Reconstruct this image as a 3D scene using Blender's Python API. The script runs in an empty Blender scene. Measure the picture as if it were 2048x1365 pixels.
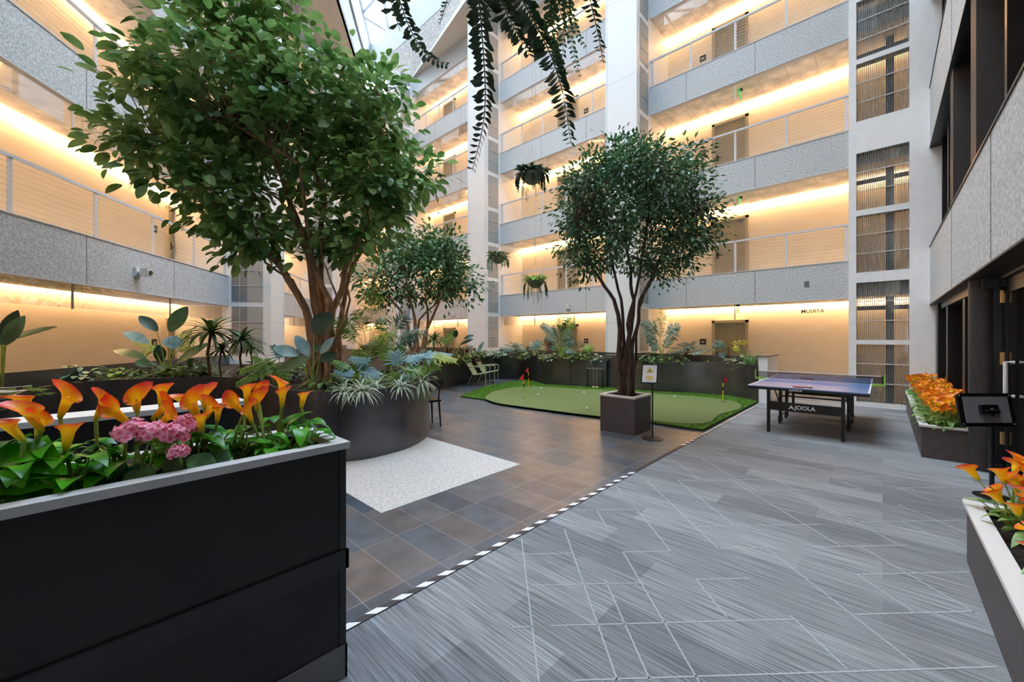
import bpy, math, random
import numpy as np
from mathutils import Vector, Matrix
PI = math.pi
sc = bpy.context.scene
COL = sc.collection
R = random.Random(7)

# ------------------------------------------------------------------ camera
FPX, HOR, CXP, CAMZ = 798.0, 675.0, 1024.0, 1.56
TH = math.atan(741.0 / 798.0)
ST, CT = math.sin(TH), math.cos(TH)
cd = bpy.data.cameras.new('camera'); cam = bpy.data.objects.new('camera', cd); COL.objects.link(cam)
cam.location = (0, 0, CAMZ); cam.rotation_euler = (PI / 2, 0, TH)
cd.sensor_width = 36; cd.lens = FPX / 2048 * 36; cd.shift_y = (HOR - 682.5) / 2048.0
cd.clip_start = 0.02; cd.clip_end = 200
sc.camera = cam
sc.view_settings.view_transform = 'Standard'; sc.view_settings.look = 'None'
sc.view_settings.exposure = 0.12; sc.view_settings.gamma = 1.0; sc.view_settings.use_curve_mapping = False
sc.cycles.use_denoising = True
sc.cycles.max_bounces = 8; sc.cycles.transparent_max_bounces = 16
sc.cycles.diffuse_bounces = 5; sc.cycles.glossy_bounces = 4; sc.cycles.transmission_bounces = 6
sc.cycles.sample_clamp_indirect = 8.0

# ------------------------------------------------------------------ daylight
wd = bpy.data.worlds.new('sky'); sc.world = wd; wd.use_nodes = True
wn = wd.node_tree.nodes; wl = wd.node_tree.links
bg = wn['Background']
tc = wn.new('ShaderNodeTexCoord'); nz = wn.new('ShaderNodeTexNoise'); nz.inputs['Scale'].default_value = 2.2
nz.inputs['Detail'].default_value = 5
rp = wn.new('ShaderNodeValToRGB'); rp.color_ramp.elements[0].position = .42; rp.color_ramp.elements[1].position = .6
rp.color_ramp.elements[0].color = (.50, .74, 1, 1); rp.color_ramp.elements[1].color = (.95, .97, 1, 1)
wl.new(tc.outputs['Generated'], nz.inputs['Vector']); wl.new(nz.outputs['Fac'], rp.inputs['Fac'])
wl.new(rp.outputs['Color'], bg.inputs['Color'])
bg.inputs['Strength'].default_value = 13.0

def ray(px):
    r = (px - CXP) / FPX
    return (-ST + CT * r, CT + ST * r)
def W(px, d, z=0.0):                       # a point seen in column px at depth d
    r = ray(px); return Vector((r[0] * d, r[1] * d, z))
def G(px, py, z=0.0):                      # a point on height z
    return W(px, FPX * (CAMZ - z) / (py - HOR), z)
def Z(py, d): return CAMZ + (HOR - py) * d / FPX
def onX(px, py, X):
    r = ray(px); d = X / r[0]; return Vector((X, r[1] * d, Z(py, d)))

# portal lamps mark the skylight opening for the sky light
def portal(cx, cy, sx, sy, z):
    ld = bpy.data.lights.new('skylight_portal', 'AREA'); ld.shape = 'RECTANGLE'; ld.size = sx; ld.size_y = sy
    ld.cycles.is_portal = True
    o = bpy.data.objects.new('skylight_portal', ld); COL.objects.link(o); o.location = (cx, cy, z)
portal(-10.4, 2.0, 21.5, 19, 17.98)

# ------------------------------------------------------------------ materials
def lin(c):
    if isinstance(c, str):
        c = [int(c[i:i + 2], 16) / 255 for i in (0, 2, 4)]
        c = [x / 12.92 if x <= .04045 else ((x + .055) / 1.055) ** 2.4 for x in c]
    return (c[0], c[1], c[2], 1)
MATS = {}
def mat(name, c1, c2=None, rough=.6, metal=0., scale=20., detail=3., stretch=None, bump=0., emis=None, estr=0.,
        lo=.35, hi=.65, spec=None, two=None, coat=0., bdist=.01):
    m = bpy.data.materials.new(name); m.use_nodes = True; MATS[name] = m
    N, L = m.node_tree.nodes, m.node_tree.links
    b = N['Principled BSDF']
    b.inputs['Roughness'].default_value = rough; b.inputs['Metallic'].default_value = metal
    b.inputs['Base Color'].default_value = lin(c1)
    if spec is not None: b.inputs['Specular IOR Level'].default_value = spec
    if coat: b.inputs['Coat Weight'].default_value = coat; b.inputs['Coat Roughness'].default_value = .2
    if c2 or bump:
        t = N.new('ShaderNodeTexCoord'); mp = N.new('ShaderNodeMapping'); n = N.new('ShaderNodeTexNoise')
        n.inputs['Scale'].default_value = scale; n.inputs['Detail'].default_value = detail
        if stretch: mp.inputs['Scale'].default_value = stretch
        L.new(t.outputs['Object'], mp.inputs['Vector']); L.new(mp.outputs['Vector'], n.inputs['Vector'])
        if c2:
            r = N.new('ShaderNodeValToRGB'); r.color_ramp.elements[0].position = lo; r.color_ramp.elements[1].position = hi
            r.color_ramp.elements[0].color = lin(c1); r.color_ramp.elements[1].color = lin(c2)
            L.new(n.outputs['Fac'], r.inputs['Fac']); L.new(r.outputs['Color'], b.inputs['Base Color'])
        if bump:
            bp = N.new('ShaderNodeBump'); bp.inputs['Strength'].default_value = bump; bp.inputs['Distance'].default_value = bdist
            L.new(n.outputs['Fac'], bp.inputs['Height']); L.new(bp.outputs['Normal'], b.inputs['Normal'])
    if emis:
        b.inputs['Emission Color'].default_value = lin(emis); b.inputs['Emission Strength'].default_value = estr
    return m
def leafmat(name, c1, c2, rough=.4, trans=.25, scale=6, ramp=None):
    """leaf or petal: noise between two greens (or a ramp along the leaf attribute 'v'), a little translucent"""
    m = bpy.data.materials.new(name); m.use_nodes = True; MATS[name] = m
    N, L = m.node_tree.nodes, m.node_tree.links
    b = N['Principled BSDF']; out = N['Material Output']
    b.inputs['Roughness'].default_value = rough
    r = N.new('ShaderNodeValToRGB')
    if ramp:
        a = N.new('ShaderNodeAttribute'); a.attribute_name = 'v'
        els = r.color_ramp.elements
        els[0].position, els[0].color = ramp[0][0], lin(ramp[0][1])
        els[1].position, els[1].color = ramp[-1][0], lin(ramp[-1][1])
        for p, c in ramp[1:-1]:
            e = els.new(p); e.color = lin(c)
        L.new(a.outputs['Fac'], r.inputs['Fac'])
    else:
        t = N.new('ShaderNodeTexCoord'); n = N.new('ShaderNodeTexNoise'); n.inputs['Scale'].default_value = scale
        n.inputs['Detail'].default_value = 3
        r.color_ramp.elements[0].position = .36; r.color_ramp.elements[1].position = .64
        r.color_ramp.elements[0].color = lin(c1); r.color_ramp.elements[1].color = lin(c2)
        L.new(t.outputs['Object'], n.inputs['Vector']); L.new(n.outputs['Fac'], r.inputs['Fac'])
    L.new(r.outputs['Color'], b.inputs['Base Color'])
    if trans:
        tr = N.new('ShaderNodeBsdfTranslucent'); mx = N.new('ShaderNodeMixShader'); mx.inputs['Fac'].default_value = trans
        L.new(r.outputs['Color'], tr.inputs['Color']); L.new(b.outputs[0], mx.inputs[1]); L.new(tr.outputs[0], mx.inputs[2])
        L.new(mx.outputs[0], out.inputs['Surface'])
    return m
def glassmat(name, tint, refl=1.0, dark=0.):
    m = bpy.data.materials.new(name); m.use_nodes = True; MATS[name] = m
    N, L = m.node_tree.nodes, m.node_tree.links
    N.remove(N['Principled BSDF']); out = N['Material Output']
    t = N.new('ShaderNodeBsdfTransparent'); t.inputs['Color'].default_value = lin(tint)
    g = N.new('ShaderNodeBsdfGlossy'); g.inputs['Roughness'].default_value = .02
    f = N.new('ShaderNodeFresnel'); f.inputs['IOR'].default_value = 1.45
    ml = N.new('ShaderNodeMath'); ml.operation = 'MULTIPLY'; ml.inputs[1].default_value = refl
    ml.use_clamp = True
    mx = N.new('ShaderNodeMixShader')
    L.new(f.outputs[0], ml.inputs[0]); L.new(ml.outputs[0], mx.inputs['Fac'])
    L.new(t.outputs[0], mx.inputs[1]); L.new(g.outputs[0], mx.inputs[2]); L.new(mx.outputs[0], out.inputs['Surface'])
    return m

mat('speckle', 'abb0b3', 'cfd2d2', .85, scale=34, detail=10, bump=.35, lo=.42, hi=.58)
mat('speckle_warm', 'bdbbb6', 'e0ddd8', .85, scale=14, detail=10, bump=.3, lo=.42, hi=.58)
mat('white_panel', 'dcdedd', 'e6e7e6', .55, scale=10, stretch=(14, 14, .6))
mat('white_paint', 'e4e6e6', 'eaebeb', .5, scale=8)
mat('cream_wall', 'f4e8d4', 'f0e2cb', .8, scale=2, stretch=(1, 1, 3))
mat('soffit', 'cfc9c0', 'd8d3ca', .8, scale=15)
mat('rail_paint', 'c9cbd0', None, .4)
mat('cable_steel', 'a8a8a6', None, .35, metal=.6)
mat('door_paint', 'a39d8b', '9b9583', .5, scale=4)
mat('door_trim', 'b5ad98', None, .5)
mat('dark_metal', '59595d', '716e6d', .3, metal=.75, scale=2.6, detail=6, bump=.03, lo=.3, hi=.7)
mat('black_box', '181514', '221e1c', .5, scale=5)
mat('charcoal_board', '252424', None, .45)
mat('grey_kick', '6f6e70', None, .4)
mat('brown_box', '4b4446', '524b4c', .5, scale=12)
mat('rim_grey', 'b3b3b5', 'c2c1c0', .5, scale=7, stretch=(4, 1, 1))
mat('rim_white', 'dcdad7', None, .45)
mat('soil', '120c09', '3a2a20', .95, scale=28, detail=6, bump=1., bdist=.03)
mat('black_metal', '111112', None, .38, metal=.2)
mat('black_plastic', '0d0d0e', None, .35)
mat('dark_stone', '1d1d20', '3b3838', .55, scale=60, detail=6, bump=.4)
mat('dark_frame', '17171a', '1f1f22', .35, metal=.3, scale=4)
mat('brass', 'c9a574', None, .3, metal=.9)
mat('chrome', 'd8dadd', None, .15, metal=1.)
mat('white_handle', 'eef0f2', None, .3)
mat('screen_grey', 'a2a39f', '979894', .6, scale=30, stretch=(20, 20, .3))
mat('bar_grey', '77797a', None, .45)
mat('bar_light', 'c4c6c8', None, .4)
mat('turf', '386412', '7fb02e', .95, scale=90, detail=5, bump=1., lo=.3, hi=.7, bdist=.03)
mat('putting_green', '586a36', '6d7c47', .95, scale=160, detail=4, bump=.4, lo=.3, hi=.7)
mat('turf_dark', '153c0a', '255d12', .95, scale=90, bump=.6)
mat('black_edge', '17181a', None, .7)
mat('red_flag', 'e02832', None, .6)
mat('yellow_pole', 'f2d21e', None, .4)
mat('golf_white', 'f4f4f2', None, .3)
mat('wood_shaft', 'b89a78', None, .4)
mat('green_chair', 'b4bd98', None, .45)
mat('lime', '93cf48', None, .4)
mat('bat_red', 'b5402f', None, .7)
mat('bat_wood', 'a5764a', None, .5)
mat('logo_white', 'e8e8e6', None, .5)
mat('black_letter', '3a352e', None, .6)
mat('paper_white', 'eef0ef', None, .5)
mat('yellow_ink', 'f0c020', None, .5)
mat('grey_board', '77787d', '7e7f84', .5, scale=10)
mat('bowl', '8d8a80', '6b6a62', .9, scale=50, bump=.6)
mat('plaque', '2a241d', None, .4)
mat('plaque_grey', 'b9b6ae', None, .4)
mat('exit_green', '3fd070', None, .3, emis='35c060', estr=.6)
mat('cove', 'fff0d8', None, .5, emis='ffcb94', estr=25.)
mat('downlight', 'fff0d8', None, .5, emis='ffd09a', estr=16.)
mat('bark', '75563f', 'b08d6c', .85, scale=14, detail=6, stretch=(1, 1, .35), bump=.7, lo=.3, hi=.7, bdist=.02)
mat('bark_dark', '3c2c26', '5a463c', .85, scale=18, detail=6, stretch=(1, 1, .35), bump=.6, bdist=.015)
mat('stem_green', '7f9a3c', '97ab52', .5, scale=20)
mat('stem_dark', '3b3a20', '4d4a28', .6, scale=20)
mat('stem_brown', '6e4a33', '55392a', .7, scale=30)
mat('tape_dark', '3a3536', None, .6)
mat('tape_white', 'eceae6', None, .6)
mat('inlay', 'aeb2b6', 'a0a5aa', .8, scale=200)
mat('terrazzo', 'b4b2ae', 'd3d1cc', .5, scale=38, detail=8, lo=.38, hi=.6)
mat('sky_frame', 'cdd6de', None, .4)
mat('curb_white', 'e6eaee', None, .6)
leafmat('ficus_leaf', '426f2f', '8fb068', .33, .32, 2.4)
leafmat('ficus_leaf_small', '2c5030', '628a58', .3, .22, 3)
leafmat('ficus_leaf_pale', '355e34', '6f9764', .33, .18, 3)
leafmat('palm_leaf', '588a2a', '9cbf4c', .45, .3, 4)
leafmat('palm_blue', '55776a', '86a595', .5, .2, 4)
leafmat('banana_leaf', '3b6440', '5c8060', .32, .25, 2)
leafmat('banana_dark', '12301a', '1f4424', .3, .12, 2)
leafmat('monstera_leaf', '5e8a35', '93b55a', .4, .3, 3)
leafmat('philo_blue', '5b8083', '8fb0ae', .4, .2, 4)
leafmat('shrub_leaf', '2c4a1c', '5f7a3a', .5, .2, 6)
leafmat('shrub_pale', '5d7a55', 'a3b894', .5, .2, 8)
leafmat('silver_leaf', '9fb08c', 'e2e6d6', .5, .25, 10)
leafmat('yellow_leaf', '8f9f2b', 'c6cc4a', .5, .3, 6)
leafmat('red_leaf', '4a2f1c', '7b4a2a', .5, .2, 6)
leafmat('grass_leaf', '47763f', '7da765', .5, .25, 8)
leafmat('fern_dark', '1a2b18', '38523a', .3, .3, 5)
leafmat('calla_leaf', '1f6a10', '5cb81e', .3, .3, 7)
leafmat('calla_leaf_variegated', '3f7f2a', 'a9cc7a', .4, .3, 22)
leafmat('geranium_leaf', '244a1b', '4a7a34', .6, .2, 12)
leafmat('calla_petal', '', '', .35, .3, ramp=[(0., '86a81a'), (.14, 'dcca18'), (.34, 'ffd21a'), (.66, 'ffc01a'), (.84, 'ff8420'), (.94, 'f04a28'), (1., 'dd2a30')])
leafmat('calla_petal_small', '', '', .4, .25, ramp=[(0., 'b0a820'), (.3, 'ffcf20'), (.7, 'ffae24'), (1., 'ea6422')])
leafmat('pink_petal', '', '', .5, .25, ramp=[(0., 'd8245f'), (.3, 'f0789c'), (1., 'fbc3d0')])
glassmat('clear_glass', (.97, .98, .975), .45)
glassmat('sky_glass', (.93, .97, 1), .8)
glassmat('net_mesh', (.60, .60, .62), .1)
mat('dark_glass', '0b0c0e', None, .06, spec=.9)

def brickmat(name, bw, bh, ca, cb, mortar, msize, rough, offset=.5, rot=0., fine=None, bump=0.):
    m = bpy.data.materials.new(name); m.use_nodes = True; MATS[name] = m
    N, L = m.node_tree.nodes, m.node_tree.links
    b = N['Principled BSDF']; b.inputs['Roughness'].default_value = rough
    t = N.new('ShaderNodeTexCoord'); mp = N.new('ShaderNodeMapping'); mp.inputs['Rotation'].default_value = (0, 0, rot)
    L.new(t.outputs['Object'], mp.inputs['Vector'])
    k = N.new('ShaderNodeTexBrick'); k.offset = offset
    k.inputs['Scale'].default_value = 1; k.inputs['Brick Width'].default_value = bw; k.inputs['Row Height'].default_value = bh
    k.inputs['Mortar Size'].default_value = msize; k.inputs['Mortar Smooth'].default_value = .1
    k.inputs['Color1'].default_value = (0, 0, 0, 1); k.inputs['Color2'].default_value = (1, 1, 1, 1); k.inputs['Mortar'].default_value = (0, 0, 0, 1)
    L.new(mp.outputs[0], k.inputs['Vector'])
    r = N.new('ShaderNodeValToRGB'); els = r.color_ramp.elements
    els[0].position, els[0].color = 0, lin(ca[0]); els[1].position, els[1].color = 1, lin(ca[-1])
    for i, c in enumerate(ca[1:-1]):
        e = els.new((i + 1) / (len(ca) - 1)); e.color = lin(c)
    L.new(k.outputs['Color'], r.inputs['Fac'])
    n = N.new('ShaderNodeTexNoise'); mp2 = N.new('ShaderNodeMapping')
    mp2.inputs['Scale'].default_value = fine[0] if fine else (3, 3, 3); n.inputs['Scale'].default_value = 1; n.inputs['Detail'].default_value = 5
    L.new(t.outputs['Object'], mp2.inputs['Vector']); L.new(mp2.outputs[0], n.inputs['Vector'])
    r2 = N.new('ShaderNodeValToRGB'); r2.color_ramp.elements[0].position = .3; r2.color_ramp.elements[1].position = .7
    a = fine[1] if fine else .7
    bb = fine[2] if fine else 1.3
    r2.color_ramp.elements[0].color = (a, a, a, 1); r2.color_ramp.elements[1].color = (bb, bb, bb, 1)
    L.new(n.outputs['Fac'], r2.inputs['Fac'])
    mu = N.new('ShaderNodeMix'); mu.data_type = 'RGBA'; mu.blend_type = 'MULTIPLY'; mu.inputs['Factor'].default_value = 1
    L.new(r.outputs[0], mu.inputs['A']); L.new(r2.outputs[0], mu.inputs['B'])
    mm = N.new('ShaderNodeMix'); mm.data_type = 'RGBA'; mm.inputs['B'].default_value = lin(mortar)
    L.new(k.outputs['Fac'], mm.inputs['Factor']); L.new(mu.outputs['Result'], mm.inputs['A'])
    L.new(mm.outputs['Result'], b.inputs['Base Color'])
    bp = N.new('ShaderNodeBump'); bp.inputs['Strength'].default_value = bump; bp.inputs['Distance'].default_value = .004
    L.new(n.outputs['Fac'], bp.inputs['Height']); L.new(bp.outputs[0], b.inputs['Normal'])
    return m
brickmat('slate_tile', .56, .28, ['49525d', '64605f', '545d68', '6f655f', '464f5a', '606973'], None, '8e8d8b', .003, .3,
         offset=.0, fine=((5, 5, 5), .72, 1.25), bump=.2)
brickmat('carpet', 1.15, .27, ['6f7276', '909396', '7d8083', '96999b', '777a7e', '888b8e'], None, '7c7f82', .0, .9,
         offset=.37, fine=((2.2, 95, 2), .42, 1.42), bump=.5)
brickmat('ceiling_tile', .61, 1.22, ['e4ded4', 'e9e3da'], None, 'c9bda9', .008, .85, offset=0)

# ------------------------------------------------------------------ mesh helpers
class MB:
    def __init__(s): s.v = []; s.f = []; s.a = []
    def add(s, vs, fs, att=None):
        n = len(s.v); s.v.extend([tuple(v) for v in vs]); s.f.extend([tuple(i + n for i in f) for f in fs])
        s.a.extend(att if att is not None else [0.5] * len(vs)); return s
    def box(s, a, b):
        x0, y0, z0 = a; x1, y1, z1 = b
        return s.hexa([(x0, y0, z0), (x1, y0, z0), (x1, y1, z0), (x0, y1, z0), (x0, y0, z1), (x1, y0, z1), (x1, y1, z1), (x0, y1, z1)])
    def hexa(s, p):
        return s.add(p, [(0, 3, 2, 1), (4, 5, 6, 7), (0, 1, 5, 4), (1, 2, 6, 5), (2, 3, 7, 6), (3, 0, 4, 7)])
    def fb(s, F, s0, s1, t0, t1, z0, z1):
        return s.hexa([F(s0, t0, z0), F(s1, t0, z0), F(s1, t1, z0), F(s0, t1, z0), F(s0, t0, z1), F(s1, t0, z1), F(s1, t1, z1), F(s0, t1, z1)])
    def prism(s, poly, z0, z1):
        n = len(poly)
        vs = [(p[0], p[1], z0) for p in poly] + [(p[0], p[1], z1) for p in poly]
        return s.add(vs, [tuple(range(n - 1, -1, -1)), tuple(range(n, 2 * n))] + [(i, (i + 1) % n, n + (i + 1) % n, n + i) for i in range(n)])
    def tube(s, pts, rad, n=8, cap=True):
        pts = [Vector(p) for p in pts]
        if not hasattr(rad, '__len__'): rad = [rad] * len(pts)
        base = len(s.v); up = None
        for i, p in enumerate(pts):
            d = (pts[min(i + 1, len(pts) - 1)] - pts[max(i - 1, 0)])
            d = d.normalized() if d.length > 1e-9 else Vector((0, 0, 1))
            if up is None:
                up = Vector((1, 0, 0)) if abs(d.x) < .8 else Vector((0, 1, 0))
            x = (up - d * up.dot(d))
            x = x.normalized() if x.length > 1e-6 else d.orthogonal().normalized()
            up = x; y = d.cross(x)
            for j in range(n):
                a = 2 * PI * j / n
                s.v.append(tuple(p + (x * math.cos(a) + y * math.sin(a)) * rad[i])); s.a.append(i / max(1, len(pts) - 1))
        for i in range(len(pts) - 1):
            for j in range(n):
                s.f.append((base + i * n + j, base + i * n + (j + 1) % n, base + (i + 1) * n + (j + 1) % n, base + (i + 1) * n + j))
        if cap:
            s.f.append(tuple(base + j for j in range(n - 1, -1, -1))); s.f.append(tuple(base + (len(pts) - 1) * n + j for j in range(n)))
        return s
    def lathe(s, prof, c=(0, 0, 0), n=20):
        base = len(s.v)
        for r, z in prof:
            for j in range(n):
                a = 2 * PI * j / n; s.v.append((c[0] + r * math.cos(a), c[1] + r * math.sin(a), c[2] + z)); s.a.append(.5)
        for i in range(len(prof) - 1):
            for j in range(n):
                s.f.append((base + i * n + j, base + i * n + (j + 1) % n, base + (i + 1) * n + (j + 1) % n, base + (i + 1) * n + j))
        s.f.append(tuple(base + j for j in range(n - 1, -1, -1))); s.f.append(tuple(base + (len(prof) - 1) * n + j for j in range(n)))
        return s
    def ball(s, c, r, n=12, m=8):
        return s.lathe([(max(1e-4, r * math.sin(PI * i / m)), -r * math.cos(PI * i / m)) for i in range(m + 1)], c, n)
    def leaf(s, base, d, up, L, Wd, prof='ell', droop=.5, fold=.15, n=5, curl=0., v0=0.):
        """a bent, folded leaf blade; prof picks its outline"""
        d = Vector(d).normalized(); up = Vector(up); side = d.cross(up)
        side = side.normalized() if side.length > 1e-5 else d.orthogonal().normalized()
        nn = side.cross(d).normalized(); p = Vector(base); b0 = len(s.v); st = L / n
        for i in range(n + 1):
            t = i / n
            if prof == 'ell': w = math.sin(PI * min(1, max(0, .04 + .95 * t))) ** .75
            elif prof == 'heart': w = (1 - t) ** .8 * min(1, (t * 5 + .55)) * 1.12
            elif prof == 'strap': w = min(1, t * 6 + .35) * (1 - t ** 3)
            elif prof == 'obo': w = (math.sin(PI * t ** 1.35) ** .7) if 0 < t < 1 else .05
            else: w = math.sin(PI * t) ** .5 if 0 < t < 1 else 0.05
            w = max(w, .03) * Wd * .5
            off = Vector((0, 0, 0))
            if prof == 'heart' and i == 0: off = -d * L * .16
            s.v.append(tuple(p + side * w + nn * w * fold * 2 + off)); s.v.append(tuple(p)); s.v.append(tuple(p - side * w + nn * w * fold * 2 + off))
            s.a.extend([v0 + t * (1 - v0)] * 3)
            q = Matrix.Rotation(-droop / n, 3, side); d = q @ d; nn = q @ nn
            p = p + d * st
        for i in range(n):
            for k in (0, 1):
                a = b0 + i * 3 + k; s.f.append((a, a + 1, a + 4, a + 3))
        return s
    def build(s, name, m, parent=None, smooth=True, loc=None):
        off = WL[parent.name] if parent is not None else (Vector(loc) if loc is not None else Vector((0, 0, 0)))
        me = bpy.data.meshes.new(name)
        V = np.array(s.v, dtype=float) - np.array(off)[None, :]
        me.from_pydata(V.tolist(), [], s.f)
        me.materials.append(MATS[m])
        at = me.attributes.new('v', 'FLOAT', 'POINT'); at.data.foreach_set('value', np.array(s.a, dtype=np.float32))
        if smooth:
            me.polygons.foreach_set('use_smooth', [True] * len(me.polygons))
            try: me.set_sharp_from_angle(angle=.6)
            except Exception: pass
        me.update()
        o = bpy.data.objects.new(name, me); COL.objects.link(o)
        if parent is not None: o.parent = parent; WL[o.name] = off
        else: o.location = off; WL[o.name] = off
        return o
WL = {}
def tag(o, label=None, cat=None, group=None, kind=None):
    if label: o['label'] = label
    if cat: o['category'] = cat
    if group: o['group'] = group
    if kind: o['kind'] = kind
    return o
def thing(name, label, cat, loc=(0, 0, 0), group=None):
    o = bpy.data.objects.new(name, None); COL.objects.link(o); o.location = loc; o.empty_display_size = .1
    WL[o.name] = Vector(loc); return tag(o, label, cat, group)
def struct(name, mb, m, parent=None, smooth=False):
    o = mb.build(name, m, parent, smooth)
    if parent is None: o['kind'] = 'structure'
    return o
def copy_thing(o, loc, rz=0., sc_=1., label=None):
    c = o.copy(); COL.objects.link(c); c.location = loc; c.rotation_euler = (0, 0, rz); c.scale = (sc_,) * 3
    if label: c['label'] = label
    WL[c.name] = Vector(loc)
    for ch in list(o.children):
        k = ch.copy(); COL.objects.link(k); k.parent = c
        for g in list(ch.children):
            h = g.copy(); COL.objects.link(h); h.parent = k
    return c
def text_mb(txt, size, P, right, up, depth=.002, align='CENTER', mirror=False, bold=.02):
    cu = bpy.data.curves.new('t', 'FONT'); cu.body = txt; cu.size = size; cu.extrude = depth; cu.align_x = align; cu.align_y = 'CENTER'; cu.offset = size * bold
    to = bpy.data.objects.new('t', cu); COL.objects.link(to); bpy.context.view_layer.update()
    me = to.to_mesh(); vs = [v.co.copy() for v in me.vertices]; fs = [tuple(p.vertices) for p in me.polygons]
    to.to_mesh_clear(); bpy.data.objects.remove(to)
    right = Vector(right).normalized(); up = Vector(up).normalized(); nn = right.cross(up)
    mb = MB(); mb.add([Vector(P) + right * (-v.x if mirror else v.x) + up * v.y + nn * v.z for v in vs], fs); return mb

# ------------------------------------------------------------------ facades
def FA(s, t, z): return (s, 12.0 - t, z)                       # far facade, seen beyond the putting green
def FL(s, t, z): return (-13.8 - .8 * s + .6 * t, 2.87 + .6 * s + .8 * t, z)   # left facade
LV = 3.0
TOPZ = 15.4
CD = 1.42       # gallery depth
def shell(F, side, s0, s1, bays, piers, far_end):
    par, wal, cei, joint = MB(), MB(), MB(), MB()
    for k in range(1, 6):
        zb = LV * k - .53; zt = zb + (.84 if k < 5 else .95)
        for (a, b) in bays:
            par.fb(F, a, b, -.16, 0, zb, zt)
            joint.fb(F, a, b, -.17, .012, zt, zt + .02); joint.fb(F, a, b, -.17, .008, zb - .018, zb)
        cei.fb(F, s0, s1, -CD - .1, -.0 if k > 5 else -.16, zb, zb + .55)
    wal.fb(F, s0, s1, -CD - .12, -CD, 0, TOPZ)
    struct('wall_' + side, par, 'speckle'); struct('wall_' + side, wal, 'cream_wall'); struct('ceiling', cei, 'ceiling_tile')
    struct('trim_1', joint, 'rail_paint')
    pm, pj = MB(), MB()
    for (a, b, tf) in piers:
        pm.fb(F, a, b, -CD, tf, 0, TOPZ)
        for zz in np.arange(2.0, 15, 2.45):
            pj.fb(F, a - .002, b + .002, -.1, tf + .002, zz, zz + .012)
        for ss in (a, b):                                     # corner beads
            pm.fb(F, ss - .02, ss + .02, tf - .02, tf + .018, 0, TOPZ)
    struct('wall_' + side, pm, 'white_panel'); struct('trim_2', pj, 'bar_light')
A_BAYS = [(-25.6, -19.4), (-18.45, -12.8), (-11.82, -6.28), (-5.3, -.57)]
A_PIERS = [(-27.5, -25.6, 1.0), (-19.4, -18.45, .93), (-12.8, -11.82, .93), (-6.28, -5.3, .93)]
shell(FA, 'back', -27.5, -.57, A_BAYS, A_PIERS, 0)
L_BAYS = [(-17.6, -14.6), (-13.6, -8.35), (-7.35, 0), (1.0, 7.6), (8.6, 14.6)]
L_PIERS = [(-14.6, -13.6, 1.1), (-8.35, -7.35, 1.1), (0, 1.0, 1.1), (7.6, 8.6, 1.1), (14.6, 17.5, .6)]
shell(FL, 'left', -19.6, 16.5, L_BAYS, L_PIERS, 0)

# parapet panel joints
pj = MB()
for k in range(1, 5):
    zb = LV * k - .53
    for x in (-4.2, -2.45, -7.6, -9.6, -14.4, -16.4): pj.fb(FA, x - .006, x + .006, -.01, .003, zb, zb + .84)
    for x in (-4.7, -2.4, 3.2, 5.4): pj.fb(FL, x - .006, x + .006, -.01, .003, zb, zb + .84)
struct('trim_3', pj, 'grey_kick')

LVN = ['ground floor', 'first gallery', 'second gallery', 'third gallery', 'top gallery']
AN = ['far corner bay', 'bay left of the white piers', 'bay between the white piers', 'bay right of the white piers']
LN = ['', '', 'nearest bay of left facade', 'left facade bay behind the big tree', 'last bay of left facade']
def railing(F, a, b, k, where, step):
    z0 = LV * k + .31; zt = LV * k + 1.19
    o = Vector(F((a + b) / 2, -.08, z0))
    t = thing('gallery_railing', 'pale cable railing, %s, %s' % (LVN[k], where), 'railing', o, 'gallery railings')
    m = MB(); m.fb(F, a, b, -.12, -.06, zt - .045, zt); m.build('handrail', 'rail_paint', t)
    n = max(2, round((b - a) / step))
    for i in range(n + 1):
        x = a + .05 + (b - a - .1) * i / n
        m = MB(); m.fb(F, x - .025, x + .025, -.105, -.075, z0, zt - .04); m.build('post', 'rail_paint', t)
    m = MB()
    for i in range(9):
        zz = z0 + .08 + i * .085; m.fb(F, a + .03, b - .03, -.093, -.088, zz, zz + .004)
    m.build('cable_infill', 'cable_steel', t, smooth=False)
def cove(F, a, b, k, where):
    zc = LV * (k + 1) - .53
    m = MB(); m.fb(F, a, b, -CD + .05, -CD + .14, zc - .03, zc - .002)
    o = m.build('cove_light', 'cove', None, False, loc=F((a + b) / 2, -CD + .03, zc - .03))
    tag(o, 'warm ceiling cove light, %s, %s' % (LVN[k], where), 'light strip', 'warm cove lights over the galleries')
def baffle(F, a, b, k, where):
    zc = LV * (k + 1) - .53
    t = thing('smoke_baffle', 'clear smoke screen, %s, %s' % (LVN[k], where), 'glass screen', F((a + b) / 2, -.05, zc - .45), 'glass smoke screens')
    m = MB(); m.fb(F, a + .02, b - .02, -.06, -.05, zc - .42, zc - .018); m.build('pane', 'clear_glass', t, False)
    n = max(2, round((b - a) / 2.2))
    for i in range(1, n):
        x = a + (b - a) * i / n
        m = MB(); m.fb(F, x - .01, x + .01, -.065, -.04, zc - .44, zc - .018); m.build('mullion', 'rail_paint' if k else 'bar_grey', t)
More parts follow.
